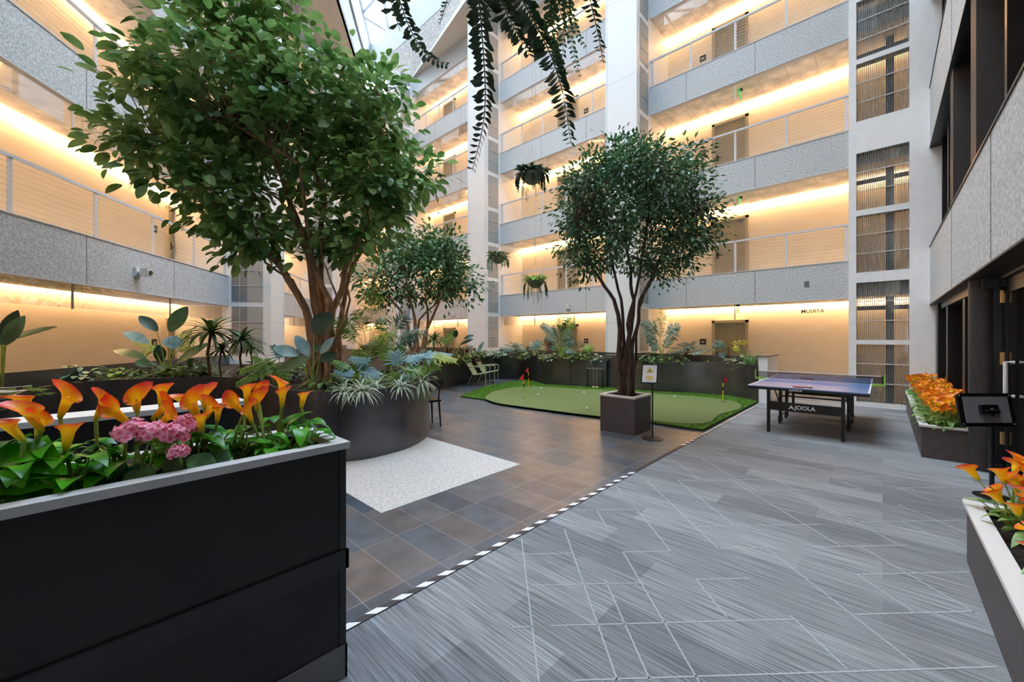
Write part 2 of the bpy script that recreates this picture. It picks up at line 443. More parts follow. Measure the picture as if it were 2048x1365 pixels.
for F, B, NM, lo_, stp in ((FA, A_BAYS, AN, 0, 1.2), (FL, L_BAYS, LN, 2, 1.45)):
    for i, (a, b) in enumerate(B):
        for k in range(5):
            if i >= lo_:
                if k: railing(F, a, b, k, NM[i], stp)
                cove(F, a - (.9 if F is FL else .0), b + (.9 if F is FL else 0), k, NM[i])
                if k < 4 or F is FA: baffle(F, a, b, k, NM[i])
            else:
                m = MB(); m.fb(F, a, b, -CD + .01, -CD + .05, LV * (k + 1) - .565, LV * (k + 1) - .53)
                tag(m.build('cove_light', 'cove', None, False), 'warm cove light out of the picture, %s, %s' % (LVN[k], ('furthest left bay', 'bay left of the near pier')[i]), 'light strip', 'warm cove lights left of the picture')

# room doors along the galleries
dn = [0]
def room_door(F, s, k):
    dn[0] += 1; z = LV * k + (.1 if k else 0)
    t = thing('door_%d' % dn[0], None, None, F(s, -CD, z)); t['kind'] = 'structure'
    m = MB(); m.fb(F, s - .42, s + .42, -CD, -CD + .03, z, z + 2.0); m.build('door_panel', 'door_paint', t)
    m = MB()
    for (a, b, c, d) in ((s - .5, s - .42, z, z + 2.08), (s + .42, s + .5, z, z + 2.08), (s - .5, s + .5, z + 2.0, z + 2.08)):
        m.fb(F, a, b, -CD, -CD + .07, c, d)
    m.build('door_frame', 'door_trim', t)
    m = MB(); m.fb(F, s - .37, s - .32, -CD + .03, -CD + .05, z + .9, z + 1.1); m.fb(F, s - .37, s - .24, -CD + .05, -CD + .08, z + .99, z + 1.01)
    m.build('lever_handle', 'black_metal', t)
pn = 0
def plaque(F, s, k, where):
    z = LV * k + 1.42
    t = thing('room_plaque', 'dark room plaque, %s, %s' % (LVN[k], where), 'sign', F(s, -CD + .005, z), 'room number plaques')
    m = MB(); m.fb(F, s - .09, s + .09, -CD, -CD + .02, z - .09, z + .09); m.build('plate', 'plaque', t)
    m = MB(); m.fb(F, s - .05, s + .05, -CD + .02, -CD + .024, z - .04, z + .03); m.build('number_panel', 'plaque_grey', t)
for k in range(5):
    for s, w in ((-3.4, 3), (-9.35, 2), (-17.0, 1)):
        room_door(FA, s, k); plaque(FA, s + (-.78 if w == 3 else .85 if w == 2 else -.8), k, AN[w])
    for s in (.2, 1.7, 5.2, 11):
        room_door(FL, s, k)
    plaque(FL, -.75, k, 'beside the first door of the left facade'); plaque(FL, 1.0, k, 'between the two doors of the left facade')

# narrow grey screens on the sides of the piers
wn_ = [0]
def side_screen(F, s, out, t0, t1, z0, z1):
    wn_[0] += 1
    t = thing('window_%d' % wn_[0], None, None, F(s, (t0 + t1) / 2, z0)); t['kind'] = 'structure'
    m = MB(); m.fb(F, s, s + out * .012, t0, t1, z0, z1); m.build('screen', 'screen_grey', t, False)
    m = MB(); h = (z1 - z0) / 3
    for i in range(1, 3): m.fb(F, s, s + out * .025, t0, t1, z0 + h * i - .008, z0 + h * i + .008)
    m.build('rail', 'bar_light', t, False)
for (a, b, tf) in A_PIERS[1:]:
    for i in range(1, 11): side_screen(FA, b, 1, .13, .70, -.3 + 1.45 * i, .97 + 1.45 * i)
def side_window(F, s, out, t0, t1, z0, z1):
    wn_[0] += 1
    t = thing('window_%d' % wn_[0], None, None, F(s, (t0 + t1) / 2, z0)); t['kind'] = 'structure'
    m = MB(); m.fb(F, s, s + out * .012, t0, t0 + (t1 - t0) * .5, z0, z1); m.build('dark_screen', 'bar_grey', t, False)
    m = MB(); m.fb(F, s, s + out * .012, t0 + (t1 - t0) * .5, t1, z0, z1); m.build('blind', 'screen_grey', t, False)
    m = MB(); h = (z1 - z0) / 3
    for i in range(1, 3): m.fb(F, s, s + out * .025, t0, t1, z0 + h * i - .008, z0 + h * i + .008)
    m.fb(F, s, s + out * .02, t0 + (t1 - t0) * .25, t0 + (t1 - t0) * .25 + .01, z0, z1)
    m.build('glazing_bar', 'bar_light', t, False)
for (a, b, tf) in L_PIERS[1:-1]:
    for i in range(1, 11): side_window(FL, a, -1, .08, .90, -.4 + 1.5 * i, .95 + 1.5 * i)

# tall white wall with slatted lobby screens at the right end of the far facade
SX0, SX1 = -.436, .418
rows = [(.1, 1.40), (1.5, 2.79), (3.02, 4.30), (4.43, 5.72), (6.44, 7.74), (7.85, 9.15), (9.6, 10.9), (11.0, 12.3)]
m = MB(); YW = 12.0
m.box((-.57, YW - .06, 0), (SX0, YW + .15, TOPZ)); m.box((SX1, YW - .06, 0), (1.4, YW + .15, TOPZ))
zz = 0
for (a, b) in rows + [(TOPZ, TOPZ)]:
    m.box((SX0, YW - .06, zz), (SX1, YW + .15, a)); zz = b
m.box((-.56, YW + .15, 0), (-.5, 13.5, TOPZ))
struct('wall_right', m, 'white_paint')
m = MB(); m.box((-.5, 13.3, 0), (1.4, 13.4, TOPZ)); m.box((1.3, 12.1, 0), (1.4, 13.4, TOPZ)); struct('wall_right', m, 'cream_wall')
m = MB()
for k in range(1, 6): m.box((-.5, 12.15, LV * k - .5), (1.3, 13.3, LV * k + .02))
struct('ceiling', m, 'soffit')
m = MB()
for k in range(5):
    for x in (-.3, .03, .36): pass
    m.box((.06, 12.62, LV * k), (.2, 12.75, LV * k + 2.5)); m.box((-.5, 12.62, LV * k + 2.2), (1.3, 12.66, LV * k + 2.3))
struct('trim_4', m, 'dark_frame')
names = ['lowest', 'second', 'third', 'fourth', 'fifth', 'sixth', 'seventh', 'topmost']
for i, (a, b) in enumerate(rows):
    wn_[0] += 1
    t = thing('window_%d' % wn_[0], None, None, (0, YW, a)); t['kind'] = 'structure'
    m = MB(); n = 27
    for j in range(n):
        x = SX0 + (SX1 - SX0) * (j + .5) / n; m.box((x - .007, YW - .01, a), (x + .007, YW + .02, b))
    m.build('slats', 'bar_grey', t, False)
    m = MB(); m.box((SX0, YW + .05, a), (SX1, YW + .06, b)); m.build('pane', 'clear_glass', t, False)
    for j in range(1, 3):
        zr = a + (b - a) * j / 3; m = MB(); m.box((SX0, YW - .03, zr - .01), (SX1, YW - .01, zr + .01)); m.build('rail', 'bar_light', t, False)
for k in range(5):
    m = MB()
    m.box((-.45, 13.2, LV * k + 2.4), (1.25, 13.28, LV * k + 2.43))
    tag(m.build('wall_washer', 'downlight', None, False, loc=(.4, 13.24, LV * k + 2.4)), 'warm light strip behind the slatted screens, %s lobby' % LVN[k].replace('gallery', 'upper'), 'light strip', 'lobby wall lights')

# ------------------------------------------------------------------ right dark building
RX = .72
m = MB(); z = 2.25
for (a, b) in ((2.25, 3.42), (5.5, 6.72), (8.6, 9.8), (11.6, 12.8), (14.5, TOPZ)):
    m.box((RX, -9, a), (1.5, 12.0, b))
struct('wall_right', m, 'speckle')
m = MB()
for (a, b) in ((2.25, 3.42), (5.5, 6.72), (8.6, 9.8)):
    m.box((RX - .012, -9, b), (1.5, 12.0, b + .025)); m.box((RX - .008, -9, a - .02), (1.2, 12.0, a))
for y in (5.6, 8.4): 
    m.box((RX - .003, y, 2.26), (RX + .01, y + .008, 3.41)); m.box((RX - .003, y, 5.51), (RX + .01, y + .008, 6.71))
struct('trim_5', m, 'dark_frame')
for (za, zb) in ((3.44, 5.48), (6.74, 8.58), (9.82, 11.58), (12.82, 14.5)):
    wn_[0] += 1
    t = thing('window_%d' % wn_[0], None, None, (RX + .2, 8, za)); t['kind'] = 'structure'
    m = MB(); m.box((RX + .26, -9, za), (RX + .28, 12, zb)); m.build('pane', 'dark_glass', t, False)
    y = 11.6
    ws = [.1, .16, .1, .34, .1, .36]
    i = 0
    while y > -8:
        w = ws[i % 6]; 
        m = MB(); m.box((RX + (.03 if w > .2 else .14), y - w, za), (RX + .27, y, zb)); m.build('mullion', 'dark_stone' if w > .2 else 'dark_frame', t, False)
        y -= w + (.62 if i % 2 else .85); i += 1
# ground floor of the dark building: recessed glazing, posts, column
GX = .95
wn_[0] += 1
t = thing('window_%d' % wn_[0], None, None, (GX, 9, 0)); t['kind'] = 'structure'
m = MB(); m.box((GX + .12, 7.0, 0), (GX + .14, 12, 2.25)); m.build('pane', 'dark_glass', t, False)
for (y0, y1, x0) in ((11.5, 11.94, .80), (10.6, 10.85, .86), (9.9, 10.02, .98), (9.2, 9.32, .98), (8.55, 8.75, .86), (7.95, 8.08, .98)):
    m = MB(); m.box((x0, y0, 0), (GX + .13, y1, 2.25)); m.build('mullion', 'dark_frame', t, False)
m = MB(); m.box((.84, 7.0, 2.12), (GX + .13, 12, 2.25)); m.box((.9, 7.0, 0), (GX + .13, 12, .12)); m.build('window_frame', 'dark_frame', t, False)
m = MB(); m.lathe([(.125, 0), (.125, 2.25)], (.875, 7.22, 0), 24); struct('trim_6', m, 'dark_stone', smooth=True)
m = MB(); m.box((.93, 7.1, 0), (1.2, 7.42, 2.25)); struct('trim_6', m, 'dark_frame')
# glass door leaf with brass hinges and a white pull
t = thing('door_%d' % (dn[0] + 1), None, None, (1.02, 6.4, 0)); t['kind'] = 'structure'
m = MB(); m.box((1.0, 6.96, 0), (1.06, 7.07, 2.2)); m.box((1.0, 5.7, 2.05), (1.06, 7.07, 2.2)); m.box((1.0, 5.7, 0), (1.06, 5.8, 2.2)); m.box((1.0, 5.7, 0), (1.06, 7.07, .16)); m.build('door_frame', 'dark_frame', t, False)
m = MB(); m.box((1.015, 5.8, .16), (1.025, 6.96, 2.05)); m.build('pane', 'dark_glass', t, False)
for zz in (.35, 1.25, 1.95):
    m = MB(); m.tube([(.985, 7.08, zz), (.985, 7.08, zz + .14)], .012, 8); m.box((.985, 7.03, zz), (1.0, 7.085, zz + .14)); m.build('hinge', 'brass', t)
m = MB(); m.tube([(1.0, 6.55, 1.30), (.94, 6.55, 1.30), (.94, 6.55, .95), (1.0, 6.55, .95)], .018, 10); m.build('pull_handle', 'white_handle', t)
m = MB(); m.box((1.3, -9, 0), (1.5, 7.1, 2.3)); struct('wall_right', m, 'dark_frame')
m = MB(); m.box((.96, 6.9, 2.12), (1.5, 7.0, 2.3)); m.box((.95, -9, 2.2), (1.5, 7, 2.25)); struct('trim_7', m, 'dark_frame')

# ------------------------------------------------------------------ floor
m = MB(); m.box((-31, -12, -.1), (-2.1, 15, 0)); struct('floor', m, 'slate_tile')
m = MB(); m.box((-2.1, -12, -.1), (1.5, 14, 0)); struct('floor', m, 'carpet')
m = MB(); m.box((-12, 1.8, 0), (-3.25, 3.65, .004)); struct('floor', m, 'terrazzo')
# pale inlay lines of the carpet, laid at 45 degrees
segs = [((1204, 1250), (1581, 1232)), ((1149, 1362), (1981, 1327)), ((1024, 1110), (1144, 1107)), ((1714, 1150), (1934, 1143)),
        ((1129, 1060), (1244, 1362)), ((1246, 1105), (1406, 1365)), ((1531, 1095), (1844, 1332)), ((1274, 1020), (1341, 1102)),
        ((1246, 1105), (1341, 1102)), ((1154, 1021), (1274, 1020)), ((1043, 1078), (1088, 1364)), ((1062, 1172), (1280, 1164)),
        ((1581, 1232), (1698, 1340)), ((1392, 1160), (1498, 1156)), ((1392, 1160), (1457, 1236)), ((1294, 962), (1438, 1098)),
        ((1438, 1098), (1531, 1095)), ((1356, 962), (1475, 1050)), ((1457, 957), (1626, 1095)), ((1626, 1095), (1804, 1088)),
        ((1392, 1054), (1638, 1047)), ((1714, 1150), (1828, 1225)), ((1708, 1230), (1944, 1220)), ((1719, 1093), (1944, 1225)),
        ((1579, 982), (1638, 1047)), ((1594, 985), (1804, 1088)), ((1719, 1045), (1934, 1039)), ((1804, 1044), (1934, 1143)),
        ((1356, 962), (1544, 957)), ((1520, 982), (1724, 978)), ((1404, 918), (1520, 982)), ((1344, 920), (1414, 958)),
        ((1544, 957), (1650, 980)), ((1564, 935), (1700, 933)), ((1794, 977), (1934, 1003)), ((1794, 977), (1930, 974)),
        ((1231, 972), (1244, 988)), ((1194, 1022), (1216, 1057)), ((1024, 1256), (1068, 1254)), ((1204, 1250), (1100, 1254)),
        ((1300, 1362), (1180, 1160)), ((1664, 955), (1800, 950)), ((1664, 955), (1730, 978)), ((1404, 890), (1560, 925)), ((1796, 1010), (1936, 1075))]
m = MB()
for a, b in segs:
    p, q = G(*a), G(*b); p.x = max(p.x, -2.08); q.x = max(q.x, -2.08)
    d = (q - p)
    # snap to the 45 degree lattice of the carpet
    u = Vector((.7071, .7071, 0)) if abs(d.x * .7071 + d.y * .7071) > abs(-d.x * .7071 + d.y * .7071) else Vector((-.7071, .7071, 0))
    L_ = d.dot(u); q = p + u * L_; sd = Vector((-u.y, u.x, 0)) * .0042
    if q.x < -2.08 or q.x > .42: pass
    m.hexa([p + sd, q + sd, q - sd, p - sd, p + sd + Vector((0, 0, .0015)), q + sd + Vector((0, 0, .0015)), q - sd + Vector((0, 0, .0015)), p - sd + Vector((0, 0, .0015))])
struct('trim_8', m, 'inlay')
# hazard tape between tile and carpet
t = thing('hazard_tape', 'black and white striped tape along the edge of the carpet', 'tape', (-2.1, 1.5, 0))
m = MB(); m.box((-2.125, -1.5, .0), (-2.08, 11.0, .006)); m.build('tape_base', 'tape_dark', t, False)
y = -1.4
while y < 10.9:
    if not 4.3 < y < 5.7:
        w = .075
        MB().add([(-2.128, y, .007), (-2.082, y + .05, .007), (-2.082, y + .05 + w, .007), (-2.128, y + w, .007)], [(0, 1, 2, 3)]).build('white_stripe', 'tape_white', t, False)
    y += .165

# ------------------------------------------------------------------ roof and skylight
CURB = 17.0; GLZ = 18.0
def onL(t, Y):      # x on a line parallel to the left facade at offset t
    s = (Y - 2.87 - .8 * t) / .6; return -13.8 - .8 * s + .6 * t
m = MB()
# soffit: along the far facade (slanting edge near the corner), along the left facade, along the dark building
m.prism([(1.5, 14), (-31, 14), (-31, 12.1), (-18.7, 12.1), (-12.5, 10.75), (1.5, 10.75)], TOPZ, TOPZ + .2)
a0 = FL(-21, -2, 0); a1 = FL(18, -2, 0); a2 = FL(18, 2.0, 0); a3 = FL(-21, 2.0, 0)
m.prism([a0[:2], a1[:2], FL(13.4, 1.9, 0)[:2], FL(-21, 1.9, 0)[:2]][::-1], TOPZ, TOPZ + .2)
m.prism([(-.1, -12), (1.6, -12), (1.6, 14), (-.1, 14)], TOPZ, TOPZ + .2)
struct('ceiling', m, 'soffit')
m = MB()   # speckled faces rising to the kerb
def face(q, th):
    q = [Vector(v) for v in q]; n = (q[1] - q[0]).cross(q[3] - q[0]).normalized() * th
    m.hexa([q[0], q[1], q[2], q[3], q[0] + n, q[1] + n, q[2] + n, q[3] + n])
face([(-18.9, 12.15, TOPZ), (-12.5, 10.75, TOPZ), (-12.5, 11.5, CURB), (-21.6, 11.5, CURB)], .1)
face([(-12.5, 10.75, TOPZ), (1.5, 10.75, TOPZ), (1.5, 11.5, CURB), (-12.5, 11.5, CURB)], .1)
p0, p1 = FL(13.6, 1.9, TOPZ), FL(-21, 1.9, TOPZ); q0, q1 = FL(13.6, 1.9, CURB), FL(-21, 1.9, CURB)
face([p0, p1, q1, q0], .1)
face([(-.1, 12, TOPZ), (-.1, -12, TOPZ), (-.1, -12, CURB), (-.1, 12, CURB)], .1)
struct('wall_roof', m, 'speckle_warm')
m = MB()
m.box((-22, 11.42, CURB - .06), (1.5, 11.5, CURB + .05)); q = [FL(14.2, 1.9, 0), FL(-21, 1.9, 0), FL(-21, 1.98, 0), FL(14.2, 1.98, 0)]
m.prism([v[:2] for v in q], CURB - .06, CURB + .05)
struct('trim_9', m, 'grey_kick')
m = MB()
face2 = [(-23.2, 11.5, CURB), (1.5, 11.5, CURB), (1.5, 11.1, GLZ), (-23.2, 11.1, GLZ)]
face(face2, .1)
p0, p1 = FL(15.4, 1.9, CURB), FL(-21, 1.9, CURB); q0, q1 = FL(15.4, 2.15, GLZ), FL(-21, 2.15, GLZ); face([p0, p1, q1, q0], .1)
face([(-.1, 12, CURB), (-.1, -12, CURB), (-.1, -12, GLZ), (-.1, 12, GLZ)], .1)
struct('wall_roof', m, 'curb_white')
wn_[0] += 1
t = thing('window_%d' % wn_[0], None, None, (-10, 3, GLZ)); t['kind'] = 'structure'
m = MB(); m.prism([(-22.2, 11.2), (-.1, 11.2), (-.1, -10), FL(-20, 2.0, 0)[:2]][::-1], GLZ + .1, GLZ + .12); m.build('pane', 'sky_glass', t, False)
m = MB(); r_ = .07
for i in range(0, 12):
    o_ = i * 1.9; x0 = -21.4 + o_
    # bars parallel to the left facade, bars parallel to the far facade, diagonals
    m.tube([(onL(2.15 + o_ * .6, 11.1), 11.1, GLZ), (-.1, 11.1 - (-.1 - onL(2.15 + o_ * .6, 11.1)) * .75, GLZ)], r_, 4)
    yy = 11.1 - i * 1.42; m.tube([(onL(2.15, yy), yy, GLZ), (-.1, yy, GLZ)], r_, 4)
    xs = -21.4 + 1.9 * i; yl = 11.1 - (xs + 21.4) * .75; m.tube([(xs, max(yl, -10), GLZ), (xs, 11.1, GLZ)], r_, 4)
m.build('glazing_bar', 'sky_frame', t, False)

# ------------------------------------------------------------------ big planting bed
ZS = .78; ZP = .885; ZB = 1.06
front = [G(-260, 900, 0)]
front = [W(-420, 2.9), W(-150, 3.9), W(10, 4.25), W(38, 4.9), W(100, 5.6), W(172, 6.15), W(275, 6.5), (W(400, 6.75)), W(465, 6.75), W(515, 6.35), W(536, 5.85), W(545, 5.45),
         W(570, 5.12), W(630, 4.92), W(691, 4.98), W(735, 5.08), W(776, 5.30), W(810, 5.52), W(834, 5.80), W(853, 6.15), W(859, 6.5), W(858, 7.0), W(845, 7.7), W(820, 8.6), W(800, 9.6),
         W(810, 10.6), W(850, 11.3), W(884, 11.9), W(912, 12.8), W(937, 13.6), W(962, 14.4), W(1000, 15.0), W(1040, 15.1), W(1068, 14.2), W(1080, 13.4), W(1100, 12.9), W(1140, 12.6), W(1175, 12.35), W(1213, 12.2)]
right = [W(1262, 11.7), W(1311, 11.25), W(1381, 11.0), W(1456, 10.5), W(1490, 10.0), W(1511, 9.62), W(1517, 9.5)]
def smooth(pts, it=2):
    for _ in range(it):
        q = [pts[0]]
        for a, b in zip(pts[:-1], pts[1:]): q += [a.lerp(b, .25), a.lerp(b, .75)]
        pts = q + [pts[-1]]
    return pts
def ribbon(pts, z0, z1, th):
    m = MB(); n = len(pts); L = []
    for i, p in enumerate(pts):
        d = (pts[min(i + 1, n - 1)] - pts[max(i - 1, 0)]); d.z = 0; d.normalize(); nr = Vector((-d.y, d.x, 0)) * th
        L.append((p, p + nr))
    vs = []
    for p, q in L: vs += [(p.x, p.y, z0), (p.x, p.y, z1), (q.x, q.y, z1), (q.x, q.y, z0)]
    fs = []
    for i in range(n - 1):
        a = i * 4; b = a + 4
        for j in range(4): fs.append((a + j, a + (j + 1) % 4, b + (j + 1) % 4, b + j))
    fs += [(0, 1, 2, 3), tuple(n * 4 - 4 + j for j in (3, 2, 1, 0))]
    return m.add(vs, fs)
frs = smooth(front, 2); rgs = smooth(right, 2)
planter = thing('curved_planter', 'long wavy raised garden planter of dark sheet steel around the atrium', 'planter', (-9, 5, 0))
ribbon(frs, 0, ZP, .02).build('front_wall', 'dark_metal', planter)
m = MB()
m.fb(FL, -10, 16, 0, .02, 0, ZB); m.box((-24, 11.98, 0), (-6.2, 12.0, ZB)); m.build('back_wall', 'dark_metal', planter, False)
m = MB()   # weld seams
for px_, d_ in ((677, 4.95), (925, 13.2), (1140, 12.6), (640, 4.92)):
    p = W(px_, d_ - .012); m.box((p.x - .003, p.y - .003, 0), (p.x + .003, p.y + .003, ZP))
m.build('weld_seam', 'black_metal', planter)
poly = [(p.x, p.y) for p in front] + [(-6.28, 12.0), (-27.0, 12.0), (-24.9, 11.18), FL(-10, .02, 0)[:2]]
m = MB()
n = len(poly); m.add([(x, y, ZS) for x, y in poly], [tuple(range(n))]); m.build('soil', 'soil', planter, False)
pl2 = thing('curved_planter', 'shorter dark steel planter between the second pier and the low white wall', 'planter', (-3.5, 11.3, 0))
ribbon(rgs, 0, ZP, .02).build('front_wall', 'dark_metal', pl2)
m = MB(); m.box((-5.3, 11.98, 0), (-2.17, 12.0, ZB)); m.build('back_wall', 'dark_metal', pl2, False)
poly = [(p.x, p.y) for p in right] + [(-2.17, 12), (-5.2, 12)]
m = MB(); m.add([(x, y, ZS) for x, y in poly], [tuple(range(len(poly)))]); m.build('soil', 'soil', pl2, False)
m = MB(); m.box((-6.33, 11.02, 0), (-5.25, 11.9, 1.0)); m.build('x', 'dark_metal', None, False)
o = bpy.data.objects['x']; o.name = 'trim_10'; o['kind'] = 'structure'
m = MB(); m.box((-6.34, 11.0, 1.06), (-5.24, 11.95, 1.09)); struct('trim_11', m, 'black_metal')
# low white end wall with dark cap
m = MB(); m.box((-2.17, 10.96, 0), (-1.98, 12.2, 1.1)); struct('wall_low', m, 'white_paint')
m = MB(); m.box((-2.2, 10.93, 1.1), (-1.95, 12.25, 1.125)); struct('trim_12', m, 'brown_box')

# putting green
tp = [G(921, 795), G(971, 775.5), G(1021, 766), G(1050, 762.5)]
pt = [tp[0], tp[1], tp[2], Vector((-9.35, 10.75, 0))] + [W(1072, 13.6), W(1092, 12.75), W(1140, 12.5), W(1175, 12.25), W(1213, 12.05), W(1262, 11.6), W(1311, 11.15), W(1381, 10.9), W(1456, 10.4), W(1490, 9.9), W(1509, 9.58)] + [Vector((-2.17, 10.9, 0)), Vector((-2.17, 7.0, 0))]
green = thing('putting_green', 'artificial turf putting green mat with a bright fringe on the tiles', 'putting green', (-5, 9, 0))
m = MB(); m.prism([(p.x, p.y) for p in pt][::-1], 0, .02); m.build('mat_edge', 'black_edge', green, False)
m = MB(); m.prism([(p.x * .998 - .01, p.y * .998 + .015) for p in pt][::-1], .021, .045); m.build('fringe', 'turf', green, False)
inner = [(968, 796), (985, 783), (1010, 778), (1040, 773.5), (1075, 773), (1120, 776), (1180, 779.5), (1240, 782), (1311, 788), (1381, 792), (1440, 798), (1478, 805), (1486, 815), (1468, 822), (1440, 828), (1428, 838), (1420, 846), (1390, 849), (1330, 845), (1260, 839), (1190, 832), (1110, 822), (1040, 813), (990, 806)]
ip = [G(a, b, .05) for a, b in inner]
ip2 = smooth(ip + [ip[0]], 2)
m = MB(); m.prism([(p.x, p.y) for p in ip2[:-1]][::-1], .046, .052); m.build('putting_surface', 'putting_green', green, False)
m = MB(); c = sum(ip, Vector()) / len(ip)
m.prism([(c.x + (p.x - c.x) * 1.012, c.y + (p.y - c.y) * 1.012) for p in ip2[:-1]][::-1], .045, .0475); m.build('cut_edge', 'turf_dark', green, False)
# turf blades along the fringe
bl = MB(); rr = random.Random(3)
def inside(x, y, P):
    c_ = False; j = len(P) - 1
    for i in range(len(P)):
        if (P[i][1] > y) != (P[j][1] > y) and x < (P[j][0] - P[i][0]) * (y - P[i][1]) / (P[j][1] - P[i][1]) + P[i][0]: c_ = not c_
        j = i
    return c_
OP = [(p.x, p.y) for p in pt]; IP = [(p.x, p.y) for p in ip2]
cnt = 0
while cnt < 14000:
    x, y = rr.uniform(-9.6, -2.1), rr.uniform(6.4, 11.9)
    if not inside(x, y, OP) or inside(x, y, IP): continue
    a = rr.uniform(0, 6.28); h = rr.uniform(.018, .035); w = .006
    dx, dy = math.cos(a) * w, math.sin(a) * w; lx, ly = rr.uniform(-.02, .02), rr.uniform(-.02, .02)
    n = len(bl.v); bl.v += [(x - dx, y - dy, .044), (x + dx, y + dy, .044), (x + lx, y + ly, .044 + h)]; bl.a += [.5] * 3; bl.f.append((n, n + 1, n + 2)); cnt += 1
o = bl.build('turf_blades', 'grass_leaf' if False else 'turf', green, False); o['kind'] = 'stuff'

# ------------------------------------------------------------------ black planter boxes, foreground left
def rim(mb, x0, y0, x1, y1, z0, z1, w, ov=.02):
    x0 -= ov; y0 -= ov; x1 += ov; y1 += ov
    mb.box((x0, y0, z0), (x0 + w, y1, z1)); mb.box((x1 - w, y0, z0), (x1, y1, z1))
    mb.box((x0 + w, y0, z0), (x1 - w, y0 + w, z1)); mb.box((x0 + w, y1 - w, z0), (x1 - w, y1, z1)); return mb
BXA, BXB, BY0, BY1, BZ = -2.27, -1.815, -1.9, .82, 1.08
box1 = thing('flower_planter', 'tall black rectangular planter with grey rim holding calla lilies and geraniums, foreground', 'planter', (-2.04, -.4, 0))
m = MB(); w = .02
m.box((BXB - w, BY0, 0), (BXB, BY1, BZ - .03)); m.box((BXA, BY0, 0), (BXA + w, BY1, BZ - .03)); m.box((BXA, BY1 - w, 0), (BXB, BY1, BZ - .03)); m.box((BXA, BY0, 0), (BXB, BY0 + w, BZ - .03))
m.build('body', 'black_box', box1, False)
rim(MB(), BXA, BY0, BXB, BY1, BZ - .03, BZ, .062).build('rim', 'rim_grey', box1, False)
m = MB(); m.box((BXB, BY0, .50), (BXB + .014, BY1 + .016, .585)); m.box((BXA, BY1, .50), (BXB + .014, BY1 + .014, .585)); m.build('mid_rail', 'charcoal_board', box1, False)
m = MB(); m.box((BXB, BY0, 0), (BXB + .010, BY1 + .01, .15)); m.box((BXA, BY1, 0), (BXB + .01, BY1 + .01, .15)); m.build('kick_board', 'grey_kick', box1, False)
m = MB(); m.box((BXB - .002, BY1 - .022, .15), (BXB + .006, BY1 + .006, BZ - .03)); m.build('corner_strip', 'charcoal_board', box1, False)
m = MB(); nx, ny = 10, 50; rr = random.Random(5)
vs = [(BXA + w + (BXB - BXA - 2 * w) * i / nx, BY0 + w + (BY1 - BY0 - 2 * w) * j / ny, .985 + rr.uniform(-.012, .015)) for j in range(ny + 1) for i in range(nx + 1)]
m.add(vs, [(j * (nx + 1) + i, j * (nx + 1) + i + 1, (j + 1) * (nx + 1) + i + 1, (j + 1) * (nx + 1) + i) for j in range(ny) for i in range(nx)]); m.build('soil', 'soil', box1)
box2 = thing('partition_planter', 'long black waist-high box with pale capping, behind the foreground flowers', 'planter', (-3.6, -.4, 0))
m = MB(); m.box((-3.74, -1.9, 0), (-3.52, .82, 1.05)); m.build('body', 'black_box', box2, False)
m = MB(); m.box((-3.76, -1.92, 1.05), (-3.50, .84, 1.085)); m.build('capping', 'rim_white', box2, False)

# ------------------------------------------------------------------ low flower boxes, right
def low_box(x0, x1, y0, y1, label, h=.40):
    t = thing('flower_planter', label, 'planter', ((x0 + x1) / 2, (y0 + y1) / 2, 0), 'low brown flower boxes')
    m = MB(); w = .02
    m.box((x0, y0, 0), (x0 + w, y1, h)); m.box((x1 - w, y0, 0), (x1, y1, h)); m.box((x0 + w, y0, 0), (x1 - w, y0 + w, h)); m.box((x0 + w, y1 - w, 0), (x1 - w, y1, h))
    m.build('body', 'brown_box', t, False)
    rim(MB(), x0, y0, x1, y1, h, h + .025, .085, .02).build('rim', 'rim_white', t, False)
    m = MB(); m.box((x0 + w, y0 + w, h - .06), (x1 - w, y1 - w, h - .05)); m.build('soil', 'soil', t, False)
low_box(.37, .84, 7.43, 9.74, 'low brown flower box with white rim beside the dark stone column')
low_box(.37, .84, 9.78, 11.9, 'low brown flower box furthest away, against the slatted white wall')
low_box(.43, .92, 1.9, 4.19, 'low brown flower box nearest the viewer at the right edge')

# ------------------------------------------------------------------ calla lilies
def spathe(mb, base, axis, face, L, r):
    """funnel-shaped flower with a flared, one-sided pointed rim"""
    a = Vector(axis).normalized(); f = Vector(face); f = (f - a * f.dot(a)).normalized(); s_ = a.cross(f)
    n, k = 14, 8; b0 = len(mb.v)
    for i in range(k + 1):
        t = i / k
        for j in range(n + 1):
            ph = -PI * .97 + 2 * PI * .97 * j / n        # 0 = the tip side
            tip = math.exp(-(ph / .55) ** 2)
            rad = r * (.20 + .36 * t ** .7 + .9 * max(0, t - .6) ** 1.6 * 2.2)
            back = math.cos(ph)
            ln = L * t * (1 + .22 * t * back + .05 * tip * t)
            flare = 1 + max(0, t - .7) * 1.5 * (tip * 1.6)
            sp = 1 - .12 * (1 - abs(ph) / PI)
            p = Vector(base) + a * (ln - max(0, t - .8) * L * .35 * (1 - .3 * back)) + (f * math.cos(ph) + s_ * math.sin(ph) * 1.05) * rad * flare * sp
            mb.v.append(tuple(p)); mb.a.append(min(1, t * .92 + .1 * tip * t + .05 * math.sin(ph * 3) * t))
    for i in range(k):
        for j in range(n):
            q = b0 + i * (n + 1) + j; mb.f.append((q, q + 1, q + n + 2, q + n + 1))
def spadix(mb, base, axis, L):
    a = Vector(axis).normalized(); b = Vector(base)
    mb.tube([b + a * L * .2, b + a * L * .5, b + a * L * .78], [.004, .0055, .003], 6)
